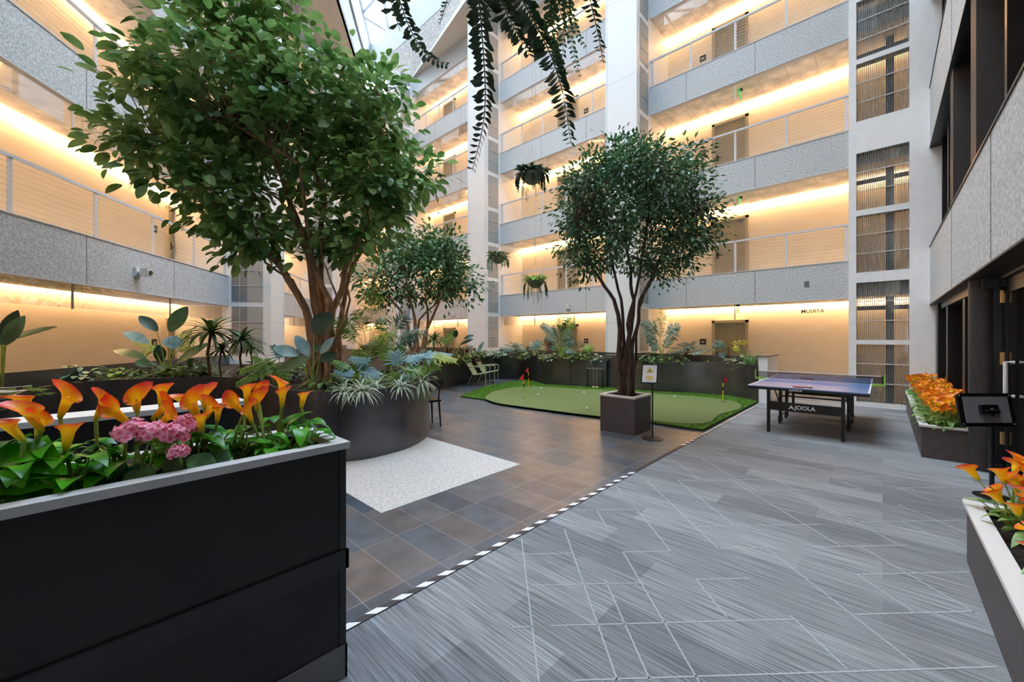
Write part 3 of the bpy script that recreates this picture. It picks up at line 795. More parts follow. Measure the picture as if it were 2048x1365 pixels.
def stemcurve(p0, p1, bow):
    p0, p1 = Vector(p0), Vector(p1); mid = (p0 + p1) / 2 + Vector(bow); return [p0 * (1 - t) ** 2 + mid * 2 * t * (1 - t) + p1 * t * t for t in (0, .2, .4, .6, .8, 1)]

RT = Vector((CT, ST, 0)); FW = Vector((-ST, CT, 0)); UP = Vector((0, 0, 1))
# (px, py of flower middle, lean to the right, towards viewer, size, row x)
FLW = [
    ('leaning left at the left edge of the planter', [(26, 862, -.5, .4, .080, -1.95)]),
    ('of three crowded blooms near the left edge', [(54, 812, -.5, .2, .082, -2.08), (66, 838, -.1, .5, .095, -2.0), (80, 852, .5, .3, .075, -2.02)]),
    ('tall and alone, opening to the right above a bare stem', [(131, 808, .5, .15, .095, -2.0)]),
    ('low bloom with a long thin tip pointing left', [(136, 874, .3, .2, .092, -1.96)]),
    ('leaning right between the tall bloom and the pink geraniums', [(202, 818, .5, .1, .088, -2.04)]),
    ('facing the viewer just above the left geranium head', [(238, 832, -.3, .9, .090, -2.0), (273, 806, .5, .8, .098, -2.06)]),
    ('highest bloom above the geraniums', [(324, 793, .2, .2, .090, -2.08)]),
    ('two blooms stretching right over the geraniums', [(322, 821, .95, .1, .088, -2.02), (330, 838, .9, .15, .085, -1.98)]),
    ('dense bunch of wide blooms behind the right geraniums', [(368, 806, -.5, .5, .08, -2.12), (388, 815, .2, .9, .11, -2.04), (409, 800, .3, .6, .09, -2.1), (418, 822, .6, .4, .085, -2.0)]),
    ('small blooms at the right side of the dense bunch', [(436, 828, .2, .2, .07, -2.02), (402, 845, .3, .4, .082, -1.94)]),
    ('facing the viewer, left of the right-hand bunch', [(474, 814, -.3, .9, .085, -2.0), (494, 789, .2, .2, .085, -2.08)]),
    ('with pale pink edges in the right-hand bunch', [(518, 787, .6, .8, .075, -2.12), (514, 806, .4, .8, .09, -2.06), (499, 830, 0, .6, .08, -1.98)]),
    ('two blooms one above the other near the right corner', [(563, 777, -.05, .1, .085, -2.06), (565, 797, .1, .1, .085, -2.02)]),
    ('last bloom before the right corner of the planter', [(606, 800, .3, .3, .085, -2.04)])]
rr = random.Random(11)
for lab, fl in FLW:
    p0 = onX(*fl[0][:2], fl[0][5]); by = min(.70, p0.y + rr.uniform(-.02, .03)); base = Vector((-2.03 + rr.uniform(-.05, .05), by, .985))
    t = thing('calla_lily', 'orange and yellow calla lily, ' + lab, 'flower', base, 'calla lilies in the tall black planter')
    for (px, py, lr, tv, size, X) in fl:
        c = onX(px, py, X); ax = (UP * .9 + RT * lr - FW * tv * .75).normalized(); L = size * 1.12
        b = c - ax * L * .5
        fc = (RT * (1 if lr >= 0 else -1) * .6 + UP * .8 + (-FW) * (-.2)) if tv > .5 else (RT * (.9 if lr < .35 and lr > 0 else (-1 if lr < 0 else -1)) - FW * .5)
        m = MB(); spathe(m, b, ax, fc, L, size * .37); fo = m.build('flower', 'calla_petal', t)
        m = MB(); spadix(m, b, ax, L * .95); m.build('spadix', 'yellow_pole', fo)
        m = MB(); s0 = base + Vector((rr.uniform(-.03, .03), rr.uniform(-.02, .02), 0))
        m.tube(stemcurve(s0, b + ax * .004, (RT * rr.uniform(-.03, .03) + UP * .03)), [.0075, .0065, .006, .0055, .0055, .006], 7); m.build('stem', 'stem_green', t)
# leaves: heart-shaped, each plant a few
def calla_leaves(t, base, n, L0, L1, r_, hmin, hmax, spread=.12, mt='calla_leaf', one=False):
    lm, pm = MB(), MB()
    for i in range(n):
        a = r_.uniform(0, 2 * PI); h = r_.uniform(hmin, hmax); d = Vector((math.cos(a), math.sin(a), 0))
        p = Vector(base) + d * spread * r_.uniform(.2, 1) + UP * h; L = r_.uniform(L0, L1)
        pm.tube(stemcurve(Vector(base) + d * .01, p, d * .0 + UP * .02), [.0035] * 6, 5)
        ld = (d * r_.uniform(.5, 1) + UP * r_.uniform(-.2, .7))
        lm.leaf(p, ld, UP, L, L * r_.uniform(.55, .75), 'heart', droop=r_.uniform(.5, 1.5), fold=.12, n=6)
    lm.build('leaves', mt, t); pm.build('leaf_stalks', 'stem_green', t)
for o in [o for o in COL.objects if o.name.startswith('calla_lily')]:
    b = WL[o.name]; calla_leaves(o, b, 15, .07, .125, rr, .04, .19, .11)
# a large-leaved plant at the left end
lf = thing('leafy_calla', 'broad bright green leaves without flowers at the left end of the black planter', 'plant', (-2.04, -.28, .985))
m = MB(); pm = MB()
for (px, py, dr, L) in ((10, 905, -.3, .15), (60, 912, .9, .19), (20, 960, -.6, .17), (45, 985, .5, .16), (85, 890, .2, .10), (110, 975, 1., .11), (5, 880, .1, .12), (30, 930, .3, .17), (70, 950, .8, .14)):
    c = onX(px, py, -1.98); d = RT * dr + UP * .1 - FW * .4
    m.leaf(c - d.normalized() * L * .4, d, UP - FW * .8, L, L * .8, 'heart', .9, .1, 7); pm.tube(stemcurve((-2.04, -.28, .985), c - d.normalized() * L * .4, UP * .03), [.004] * 6, 5)
m.build('leaves', 'calla_leaf', lf); pm.build('leaf_stalks', 'stem_green', lf)
hl = MB(); c = onX(210, 905, -1.93); hl.leaf(c, Vector((.02, .0, -1)), RT.cross(UP) * -1 + Vector((.8, 0, .1)), .11, .095, 'heart', -.1, .08, 8); 
lf2 = thing('leafy_calla', 'single heart-shaped leaf hanging down left of the pink geraniums', 'plant', (-2.03, .0, .985))
hl.build('leaf', 'calla_leaf', lf2); m = MB(); m.tube(stemcurve((-2.03, .0, .985), c, UP * .14), [.0035] * 6, 5); m.build('leaf_stalk', 'stem_green', lf2)

# pink geraniums
def geranium(label, heads, base, r_):
    t = thing('pink_geranium', label, 'flower', base, 'pink geraniums')
    for (px, py, X, rad) in heads:
        c = onX(px, py, X); m = MB()
        for i in range(34):
            z_ = 1 - 1.35 * (i + .5) / 34; a = i * 2.4; q = math.sqrt(max(0, 1 - z_ * z_))
            nrm = Vector((q * math.cos(a), q * math.sin(a), z_)); pc = c + nrm * rad * r_.uniform(.74, 1.12); nrm = (nrm + Vector((r_.uniform(-.5, .5), r_.uniform(-.5, .5), r_.uniform(-.4, .4)))).normalized()
            sd = nrm.orthogonal().normalized(); s2 = nrm.cross(sd); ph = r_.uniform(0, 2)
            for k in range(5):
                an = ph + k * 2 * PI / 5; d = sd * math.cos(an) + s2 * math.sin(an)
                m.leaf(pc, d + nrm * .3, nrm, rad * .36, rad * .34, 'obo', .6, .1, 4)
        m.build('flower_head', 'pink_petal', t)
        m = MB(); m.tube(stemcurve(base, c, UP * .02), [.004] * 6, 6); m.build('stem', 'stem_green', t)
    m = MB(); pm = MB()
    for i in range(9):
        a = r_.uniform(0, 2 * PI); d = Vector((math.cos(a), math.sin(a), 0)); rl = r_.uniform(.035, .055); c = Vector(base) + d * r_.uniform(.03, .1) + UP * r_.uniform(.02, .10)
        nn = (UP * .7 + d * .6 + Vector((.5, 0, 0))).normalized(); e = nn.orthogonal().normalized(); f = nn.cross(e); n0 = len(m.v)
        vs = [c]
        for j in range(20):
            q = 2 * PI * j / 20; rd = rl * (1 + .06 * math.cos(j * 2.5 * 2)); vs.append(c + e * math.cos(q) * rd + f * math.sin(q) * rd + nn * rl * (.16 + .05 * math.sin(j * 1.9)))
        m.add(vs, [(0, j + 1, (j + 1) % 20 + 1) for j in range(20)]); pm.tube(stemcurve(base, c, UP * .02), [.0025] * 6, 5)
    m.build('leaves', 'geranium_leaf', t); pm.build('leaf_stalks', 'stem_green', t)
rr = random.Random(21)
geranium('large pink geranium head above the rim, left one of the pink clusters', [(268, 868, -1.93, .05), (308, 868, -1.91, .045)], Vector((-1.94, .16, .985)), rr)
geranium('pink geranium with a low head hanging by the rim, right of the largest pink head', [(350, 872, -1.92, .045), (357, 906, -1.87, .032)], Vector((-1.93, .27, .985)), rr)
geranium('darker pink geranium head behind, just under the dense calla bunch', [(367, 848, -2.0, .036), (388, 858, -1.98, .03)], Vector((-1.99, .33, .985)), rr)

# right-hand flower boxes: dense calla plants
def calla_plant(mt='calla_petal_small', nfl=5, seed=0, hs=(.2, .34), fs=.055):
    r_ = random.Random(seed)
    t = thing('calla_lily', 'x', 'flower', (0, 0, 0), 'calla lilies in the low brown boxes')
    calla_leaves(t, (0, 0, 0), 12, .08, .13, r_, .05, .17, .13, 'calla_leaf_variegated')
    for i in range(nfl):
        a = r_.uniform(0, 6.28); q = r_.uniform(.02, .14); h = r_.uniform(*hs); c = Vector((math.cos(a) * q, math.sin(a) * q, h))
        ax = (UP * .8 + Vector((math.cos(a), math.sin(a), 0)) * r_.uniform(.1, .9)).normalized()
        m = MB(); spathe(m, c, ax, Vector((math.cos(a + 1), math.sin(a + 1), .4)), fs * r_.uniform(.8, 1.15), fs * .55); m.build('flower', mt, t)
        m = MB(); m.tube(stemcurve((0, 0, 0), c + ax * .003, UP * .02), [.004] * 6, 5); m.build('stem', 'stem_green', t)
    return t
protos = [calla_plant(seed=s, nfl=8, fs=.07, hs=(.22, .40)) for s in (1, 2, 3)]
k = 0; rr = random.Random(4)
for (bn, xs, y0, y1, ny) in (('stone column box', (.50, .62, .74), 7.58, 9.62, 11), ('far box', (.52, .70), 9.92, 11.75, 9)):
    for j in range(ny):
        for i, x in enumerate(xs):
            y = y0 + (y1 - y0) * j / (ny - 1) + rr.uniform(-.04, .04)
            row = 'on the carpet side' if i == 0 else ('on the glass side' if i == len(xs) - 1 else 'in the centre')
            if j in (0, ny - 1): lab = 'orange calla lilies at the %s end of the %s, %s' % ('near' if j == 0 else 'far', bn, row)
            else: lab = 'orange calla lily plant packed among others in the middle of the ' + bn
            o = protos[k % 3]
            if k < 3: o.location = (x, y, .35); o['label'] = lab; WL[o.name] = Vector((x, y, .35))
            else: copy_thing(o, (x + rr.uniform(-.02, .02), y, .35), rr.uniform(0, 6.28), rr.uniform(.85, 1.12), lab)
            k += 1
big = [calla_plant('calla_petal', nfl=7, seed=s, hs=(.16, .36), fs=.09) for s in (11, 12)]
for j, (x, y, rz, lb) in enumerate([(.60, 4.02, 0, 'at the far end, tallest blooms'), (.78, 3.95, 1.5, 'at the far end, against the wall side'), (.62, 3.75, 2.5, 'second from the far end'), (.80, 3.66, .6, 'behind the second clump'),
                                    (.63, 3.45, 4, 'third clump along the rim'), (.82, 3.35, 5, 'third clump, wall side'), (.63, 3.15, 1.1, 'fourth clump, cut by the right edge'), (.65, 2.85, 3.1, 'last clump, mostly outside the picture')]):
    lab = 'orange calla lily in the nearest right box, ' + lb
    o = big[j % 2]
    if j < 2: o.location = (x, y, .35); o.rotation_euler.z = rz; o['label'] = lab; o['group'] = 'calla lilies in the nearest right box'; WL[o.name] = Vector((x, y, .35))
    else: copy_thing(o, (x, y, .35), rz, 1.0, lab)

# ------------------------------------------------------------------ trees
TEMPL = {}
def leaf_template(n=3, fold=.18, bend=.25, prof=.75, wide=.5):
    vs, fs = [], []
    for i in range(n + 1):
        t = i / n; w = max(.03, math.sin(PI * min(1, .03 + .96 * t)) ** prof) * wide * .5; z = -bend * t * t
        vs += [(t, w, z + fold * w), (t, 0, z), (t, -w, z + fold * w)]
    for i in range(n):
        for k in (0, 1):
            a = i * 3 + k; fs.append((a, a + 1, a + 4, a + 3))
    return np.array(vs), np.array(fs)
def foliage(name, mt, leaves, parent, tmpl, wide=1.):
    """leaves: list of (pos, dir, normal, length)"""
    TV, TF = tmpl; n = len(leaves)
    P = np.array([l[0] for l in leaves]); D = np.array([l[1] for l in leaves]); N = np.array([l[2] for l in leaves]); S = np.array([l[3] for l in leaves])
    D /= np.linalg.norm(D, axis=1)[:, None] + 1e-9
    Sd = np.cross(N, D); Sd /= np.linalg.norm(Sd, axis=1)[:, None] + 1e-9; N = np.cross(D, Sd)
    V = P[:, None, :] + S[:, None, None] * (TV[None, :, 0:1] * D[:, None, :] + TV[None, :, 1:2] * wide * Sd[:, None, :] + TV[None, :, 2:3] * N[:, None, :])
    F = TF[None] + (np.arange(n) * len(TV))[:, None, None]
    off = WL[parent.name]
    V = V.reshape(-1, 3) - np.array(off)[None]; F = F.reshape(-1, 4)
    me = bpy.data.meshes.new(name); me.vertices.add(len(V)); me.vertices.foreach_set('co', V.ravel())
    me.loops.add(F.size); me.loops.foreach_set('vertex_index', F.ravel().astype(np.int32))
    me.polygons.add(len(F)); me.polygons.foreach_set('loop_start', np.arange(0, F.size, 4, dtype=np.int32)); me.polygons.foreach_set('loop_total', np.full(len(F), 4, dtype=np.int32))
    me.polygons.foreach_set('use_smooth', np.ones(len(F), dtype=bool))
    me.materials.append(MATS[mt]); me.update(); me.validate()
    o = bpy.data.objects.new(name, me); COL.objects.link(o); o.parent = parent; WL[o.name] = off; return o
def wiggle(pts, amp, r_, it=2):
    pts = [Vector(p) for p in pts]
    for _ in range(it):
        q = [pts[0]]
        for a, b in zip(pts[:-1], pts[1:]):
            L = (b - a).length; q += [(a + b) / 2 + Vector((r_.uniform(-1, 1), r_.uniform(-1, 1), r_.uniform(-.5, .5))) * L * amp, b]
        pts = q; amp *= .6
    return pts
def tree(name, label, base, trunks, blobs, leafmat_, barkmat, leafL, nclus, perclus, crad, seed, tmpl, droopy=.2, wide=1., branchr=.02):
    r_ = random.Random(seed); t = thing(name, label, 'tree', base)
    m = MB(); nodes = []
    for pts, r0, r1 in trunks:
        w = wiggle(pts, .06, r_); n = len(w); m.tube(w, [r0 + (r1 - r0) * (i / (n - 1)) ** .8 for i in range(n)], 9)
        nodes += [(p, r0 + (r1 - r0) * (i / (n - 1))) for i, p in enumerate(w) if i > n * .45]
    m.build('trunk', barkmat, t)
    br = MB(); leaves = []
    tot = sum(b[4] for b in blobs)
    for (c, rx, ry, rz, wgt) in blobs:
        for _ in range(max(1, int(nclus * wgt / tot))):
            while True:
                u = Vector((r_.uniform(-1, 1), r_.uniform(-1, 1), r_.uniform(-1, 1)))
                if .15 < u.length < 1: break
            if r_.random() < .72: u = u.normalized() * (.75 + .25 * r_.random())
            p = c + RT * u.x * rx + FW * u.y * ry + UP * u.z * rz
            q, qr = min(nodes, key=lambda k_: (k_[0] - p).length + max(0, k_[0].z - p.z) * .8)
            w = wiggle([q, (q + p) / 2 + UP * .04 * (p - q).length, p], .08, r_, 1)
            rb = min(qr, branchr * (.4 + .3 * (p - q).length)); br.tube(w, [rb + (.004 - rb) * i / (len(w) - 1) for i in range(len(w))], 5, False)
            out = (p - q).normalized() if (p - q).length > .05 else u.normalized()
            for _k in range(perclus):
                v = Vector((r_.gauss(0, 1), r_.gauss(0, 1), r_.gauss(0, .75))) * crad * .55
                pos = p + v; d = (v.normalized() * .8 + out * .5 + UP * r_.uniform(-.5, .35) - UP * droopy).normalized()
                nn = (UP * 1.0 + Vector((r_.uniform(-1, 1), r_.uniform(-1, 1), r_.uniform(-.3, .4))) * .75)
                leaves.append((pos, d, nn, leafL * r_.uniform(.65, 1.2)))
    br.build('branches', barkmat, t); foliage('foliage', leafmat_, leaves, t, tmpl, wide); return t
T1 = leaf_template(5, .2, .28, .55, .60); T2 = leaf_template(2, .2, .2, .7, .5)
# the big tree in the curved planter
D0 = 6.6
def Q(px, py, d=D0): return W(px, d, Z(py, d))
b0 = Q(640, 760, 6.7); b0.z = ZS
tr = []
for px0, dd, pts, r0, r1 in (
        (622, 6.5, [(625, 700, 6.5), (612, 620, 6.5), (566, 540, 6.4), (520, 490, 6.3), (440, 430, 6.1), (370, 370, 5.9), (330, 330, 5.8)], .085, .02),
        (640, 6.6, [(640, 700, 6.6), (630, 610, 6.6), (620, 520, 6.6), (590, 430, 6.5), (560, 340, 6.5), (520, 230, 6.4), (500, 110, 6.4)], .095, .02),
        (655, 6.75, [(652, 690, 6.7), (645, 600, 6.8), (640, 500, 6.8), (650, 400, 6.9), (620, 300, 6.9), (640, 200, 7.0)], .08, .02),
        (672, 6.7, [(668, 700, 6.7), (665, 620, 6.7), (690, 540, 6.7), (720, 460, 6.7), (740, 400, 6.7), (760, 300, 6.8), (740, 200, 6.8)], .075, .018),
        (680, 6.9, [(680, 700, 6.9), (685, 620, 6.9), (705, 530, 7.0), (750, 470, 7.1), (775, 400, 7.1)], .06, .018),
        (630, 6.9, [(632, 700, 6.9), (640, 590, 7.0), (600, 480, 7.1), (560, 400, 7.2), (470, 330, 7.3)], .06, .018),
        (650, 6.55, [(655, 690, 6.55), (660, 600, 6.5), (625, 520, 6.5), (612, 430, 6.4), (600, 330, 6.2), (470, 250, 6.0)], .06, .02),
        (600, 6.4, [(640, 700, 6.5), (600, 600, 6.4), (585, 560, 6.4), (530, 525, 6.3), (527, 500, 6.3), (500, 440, 6.2)], .03, .012),
        (690, 6.6, [(670, 700, 6.6), (700, 600, 6.6), (680, 550, 6.6), (725, 500, 6.6), (740, 470, 6.6)], .025, .010),
        (660, 6.4, [(650, 720, 6.5), (690, 640, 6.4), (660, 560, 6.4), (640, 480, 6.4)], .03, .012)):
    P0 = W(px0, dd, ZS - .05); tr.append(([P0] + [Q(*p) for p in pts], r0, r1))
def B(px, py, d, rpx, rpy, rd, w): s_ = d / FPX; return (W(px, d, Z(py, d)), rpx * s_, rd, rpy * s_, w)
bl_ = [B(490, 70, 6.6, 80, 62, .9, 5.5), B(480, 190, 6.2, 145, 95, 1.3, 11), B(620, 230, 6.8, 150, 100, 1.3, 11), B(385, 245, 6.0, 90, 80, .9, 5), B(305, 118, 6.3, 50, 12, .3, 1.1),
       B(285, 300, 6.0, 50, 32, .5, 1.8), B(410, 360, 6.0, 100, 55, .8, 4), B(745, 220, 6.9, 75, 75, 1.0, 5), B(760, 360, 6.9, 65, 90, .8, 4.5), B(500, 420, 6.2, 110, 60, .8, 3.5), B(690, 390, 6.9, 110, 80, 1.0, 5),
       B(835, 355, 6.6, 40, 22, .3, .9), B(500, 490, 6.2, 35, 30, .3, .9), B(740, 480, 6.8, 70, 40, .6, 1.8), B(600, 500, 6.7, 90, 40, .7, 1.2), B(440, 25, 6.3, 45, 25, .7, 1.2), B(560, 20, 6.5, 40, 30, .5, 1)]
tree('ficus_tree', 'largest ficus tree with twisted brown trunks rising from the curved planter', b0, tr, bl_, 'ficus_leaf', 'bark', .185, 430, 19, .31, 3, T1)
# the potted tree on the green
pb = Vector((-3.18, 6.23, 0)); D1 = 6.74
def Q1(px, py, d=D1): return W(px, d, Z(py, d))
tr = []
for px0, pts, r0, r1 in ((1243, [(1238, 720, 6.7), (1240, 660, 6.7), (1228, 600, 6.7), (1190, 545, 6.6), (1165, 500, 6.5), (1150, 440, 6.4)], .055, .012),
                         (1250, [(1252, 720, 6.75), (1262, 660, 6.75), (1268, 600, 6.75), (1262, 540, 6.8), (1250, 460, 6.8), (1240, 350, 6.9)], .055, .012),
                         (1262, [(1264, 740, 6.7), (1266, 680, 6.7), (1280, 600, 6.7), (1310, 540, 6.6), (1350, 480, 6.5), (1390, 430, 6.4)], .045, .012),
                         (1240, [(1236, 740, 6.8), (1246, 640, 6.85), (1232, 560, 6.9), (1215, 470, 6.9), (1200, 380, 7.0)], .04, .012),
                         (1256, [(1258, 740, 6.6), (1255, 650, 6.6), (1275, 570, 6.6), (1290, 480, 6.6), (1290, 350, 6.7)], .04, .012),
                         (1268, [(1268, 740, 6.9), (1275, 650, 6.9), (1290, 580, 7.0), (1325, 500, 7.1), (1340, 400, 7.2)], .03, .010)):
    tr.append(([W(px0, pts[0][2], .5)] + [Q1(*p) for p in pts], r0, r1))
bl_ = [B(1255, 338, 6.75, 80, 48, .65, 4), B(1270, 400, 6.75, 145, 80, 1.2, 12), B(1270, 470, 6.75, 150, 70, 1.2, 10), B(1170, 400, 6.7, 60, 60, .6, 3), B(1385, 440, 6.7, 52, 50, .5, 3), B(1165, 510, 6.6, 40, 40, .45, 1.6),
       B(1340, 520, 6.6, 60, 40, .5, 2), B(1230, 315, 6.8, 40, 25, .4, 1.2), B(1360, 350, 6.8, 50, 50, .5, 2.2)]
tree('ficus_tree', 'slender ficus tree with thin dark trunks in the square brown box on the green', pb + Vector((0, 0, .5)), tr, bl_, 'ficus_leaf_small', 'bark_dark', .085, 430, 36, .23, 8, T2, wide=1.05, branchr=.016)
tb = thing('tree_box', 'square brown wooden box with pale rim holding the slender ficus', 'planter', pb)
m = MB(); x0, x1, y0, y1 = -3.48, -2.87, 5.93, 6.54; w = .02
m.box((x0, y0, 0), (x0 + w, y1, .58)); m.box((x1 - w, y0, 0), (x1, y1, .58)); m.box((x0 + w, y0, 0), (x1 - w, y0 + w, .58)); m.box((x0 + w, y1 - w, 0), (x1 - w, y1, .58)); m.build('body', 'brown_box', tb, False)
rim(MB(), x0, y0, x1, y1, .58, .61, .075, .02).build('rim', 'rim_white', tb, False)
m = MB(); m.box((x0 + w, y0 + w, .50), (x1 - w, y1 - w, .53)); m.build('soil', 'soil', tb, False)
# the middle tree beyond the curved planter
D2 = 12.6
def Q2(px, py, d=D2): return W(px, d, Z(py, d))
tr = []
for px0, pts, r0, r1 in ((822, [(820, 690), (815, 650), (800, 620), (770, 590), (745, 565)], .07, .02), (832, [(835, 690), (830, 640), (820, 600), (810, 540)], .08, .02),
                         (842, [(848, 680), (858, 650), (880, 600), (910, 570)], .08, .02), (838, [(850, 690), (856, 640), (850, 600), (860, 540)], .06, .02), (828, [(828, 690), (838, 640), (870, 610), (900, 540)], .05, .02)):
    tr.append(([W(px0, D2, ZS - .05)] + [Q2(*p) for p in pts], r0, r1))
bl_ = [B(840, 545, D2, 95, 60, 1.2, 12), B(830, 495, D2, 65, 40, .9, 5), B(760, 570, D2, 42, 35, .6, 3), B(920, 570, D2, 40, 40, .6, 3), B(885, 500, D2, 45, 35, .6, 3)]
tree('ficus_tree', 'round-crowned pale green ficus tree further back, behind the curved planter', W(832, D2, ZS), tr, bl_, 'ficus_leaf_pale', 'bark', .17, 190, 30, .34, 5, T2, branchr=.03)

# ------------------------------------------------------------------ table tennis table
TX0, TX1, TY0, TY1 = -1.66, -.13, 7.60, 10.34
tt = thing('table_tennis_table', 'blue table tennis table on black folding legs standing on the grey carpet', 'table', ((TX0 + TX1) / 2, 8.97, 0))
mat('table_blue', '3f6fa8', '4674ad', .28, scale=3)
YM = (TY0 + TY1) / 2
for nm, (a, b) in (('near', (TY0, YM - .008)), ('far', (YM + .008, TY1))):
    m = MB(); m.box((TX0, a, .742), (TX1, b, .76)); o = m.build('tabletop', 'table_blue', tt, False)
    m = MB(); w = .02
    m.box((TX0, a, .7602), (TX0 + w, b, .7612)); m.box((TX1 - w, a, .7602), (TX1, b, .7612)); e = a if nm == 'near' else b - w
    m.box((TX0 + w, e, .7602), (TX1 - w, e + w, .7612)); xm = (TX0 + TX1) / 2; m.box((xm - .002, a + (w if nm == 'near' else 0), .7602), (xm + .002, b - (0 if nm == 'near' else w), .7612))
    m.build('white_lines', 'logo_white', o, False)
    m = MB(); m.box((TX0 + .004, a + .004, .705), (TX0 + .03, b - .004, .741)); m.box((TX1 - .03, a + .004, .705), (TX1 - .004, b - .004, .741)); e = a + .004 if nm == 'near' else b - .03
    m.box((TX0 + .03, e, .705), (TX1 - .03, e + .026, .741)); m.build('apron', 'black_metal', o, False)
LX0, LX1 = TX0 + .28, TX1 - .30
for y in (TY0 + .12, TY1 - .12):
    for x in (LX0, LX1):
        m = MB(); m.box((x - .022, y - .022, 0), (x + .022, y + .022, .705)); m.build('leg', 'black_metal', tt, False)
    m = MB(); m.box((LX0 + .02, y - .012, .37), (LX1 - .02, y + .012, .51)); m.build('crossbar', 'black_metal', tt, False)
for y in (YM - .32, YM + .32):
    for x in (LX0 + .02, LX1 + .02):
        m = MB(); m.box((x - .022, y - .03, .09), (x + .022, y + .03, .705)); m.build('frame_post', 'black_metal', tt, False)
        m = MB(); m.tube([(x - .02, y - .05, .05), (x + .015, y - .05, .05)], .045, 14); m.box((x - .03, y - .06, .045), (x + .03, y + .02, .12)); m.build('caster', 'black_plastic', tt)
        m = MB(); sgn = -1 if y < YM else 1
        m.tube([(x, y, .3), (x, y + sgn * .55, .68)], .012, 6); m.build('brace', 'black_metal', tt)
    m = MB(); m.tube([(LX0, y, .5), (LX1, y, .5)], .014, 6); m.build('crossbar', 'black_metal', tt)
m = MB()
for x in (LX0 + .02, LX1 + .02): m.tube([(x, YM - .32, .14), (x, YM + .32, .14)], .014, 6)
m.build('base_rail', 'black_metal', tt)
for x, s_ in ((TX0, -1), (TX1, 1)):
    m = MB(); m.box((min(x, x + s_ * .16), YM - .03, .755), (max(x, x + s_ * .16), YM + .03, .785)); m.box((min(x + s_ * .145, x + s_ * .165), YM - .035, .755), (max(x + s_ * .145, x + s_ * .165), YM + .035, .925)); m.build('net_clamp', 'lime', tt, False)
    m = MB(); m.box((min(x + s_ * .115, x + s_ * .142), YM - .012, .78), (max(x + s_ * .115, x + s_ * .142), YM + .012, .92)); m.build('net_post', 'black_plastic', tt, False)
m = MB(); m.box((TX0 - .12, YM - .002, .775), (TX1 + .12, YM + .002, .905)); m.build('net', 'net_mesh', tt, False)
m = MB(); m.box((TX0 - .13, YM - .006, .905), (TX1 + .13, YM + .006, .918)); m.build('net_tape', 'logo_white', tt, False)
def logo(P, size, par):
    P = Vector(P); m = text_mb('JOOLA', size, P + Vector((size * .45, 0, 0)), (1, 0, 0), (0, 0, 1), .001)
    x, y, z = P.x - size * 1.62, P.y, P.z; h = size * .36
    m.add([(x - h * 1.25, y - .001, z - h), (x - h * .75, y - .001, z - h), (x + .0, y - .001, z + h * .15), (x + h * .1, y - .001, z + h), (x - h * .1, y - .001, z + h)], [(0, 1, 2, 3, 4)])
    m.add([(x + h * 1.25, y - .001, z - h), (x + h * .6, y - .001, z - h), (x + h * .25, y - .001, z - h * .5), (x - h * .3, y - .001, z - h * .5), (x - h * .05, y - .001, z - h * .1), (x + h * .12, y - .001, z - h * .1), (x + .0, y - .001, z + h * .2), (x + h * .1, y - .001, z + h)], [(0, 1, 2, 3, 4, 5, 6, 7)])
    m.build('logo', 'logo_white', par, False)
logo((-.93, TY0 + .12 - .0135, .44), .085, tt)
logo((-1.0, TY0 + .0025, .723), .042, tt)
def bat(x, y, rz, label):
    t = thing('table_tennis_bat', label, 'bat', (x, y, .7615)); M_ = Matrix.Rotation(rz, 4, 'Z')
    t.rotation_euler.z = rz
    for nm, mt_, z0, z1 in (('rubber', 'bat_red', .009, .012), ('blade', 'bat_wood', .003, .009), ('rubber', 'black_plastic', 0, .003)):
        m = MB(); m.prism([(x + .08 * math.cos(a), y + .075 * math.sin(a)) for a in [i * PI / 12 for i in range(24)]], .7615 + z0, .7615 + z1); m.build(nm, mt_, t, False)
    m = MB(); m.box((x + .07, y - .014, .7615), (x + .18, y + .014, .7615 + .018)); m.build('handle', 'bat_wood', t, False)
bat(-.98, TY0 + .17, .1, 'red table tennis bat lying on the near edge of the table')
bat(-1.02, YM + .45, 2.5, 'red table tennis bat lying on the table behind the net')

# ------------------------------------------------------------------ golf things
def flagpole(px, py, d, label, hole=True, h=.62, rz=0.):
    p = W(px, d, .05); t = thing('golf_flag', label, 'flag', p, 'small golf flags')
    for i in range(5):
        m = MB(); m.tube([p + UP * h * .72 * i / 5, p + UP * h * .72 * (i + 1) / 5], .011, 8)
        m.build('pole_band', 'yellow_pole' if i != 3 else 'black_metal', t)
    m = MB(); m.tube([p + UP * h * .72, p + UP * h], .006, 6); m.tube([p + UP * h, p + UP * (h + .03)], .014, 8); m.build('pole_tip', 'black_metal', t)
    q = p + UP * h * .70; u = (RT * math.cos(rz) + FW * math.sin(rz)); m = MB()
    a, b, c = q + UP * h * .29, q, q + u * .15 + UP * h * .06
    n = (c - b).cross(a - b).normalized() * .002
    m.add([a + n, b + n, c + n, (a + c) / 2 + n * 6, a - n, b - n, c - n, (a + c) / 2 + n * 4], [(0, 1, 2, 3), (7, 6, 5, 4), (0, 4, 5, 1), (1, 5, 6, 2), (2, 6, 7, 3), (3, 7, 4, 0)]); m.build('pennant', 'red_flag', t, False)
    m = MB(); m.prism([(p.x + .055 * math.cos(i * PI / 8), p.y + .055 * math.sin(i * PI / 8)) for i in range(16)], .0522, .0535); m.build('cup', 'black_edge', t, False)
flagpole(1048, 801, 9.85, 'red golf flag on a yellow pole at the left front of the putting green', rz=2.6)
flagpole(1057, 776, 12.1, 'red golf flag further back at the left, nearest the planter wall', h=.62, rz=2.2)
flagpole(1446, 808, 9.3, 'red golf flag at the right end of the putting green', rz=.3)
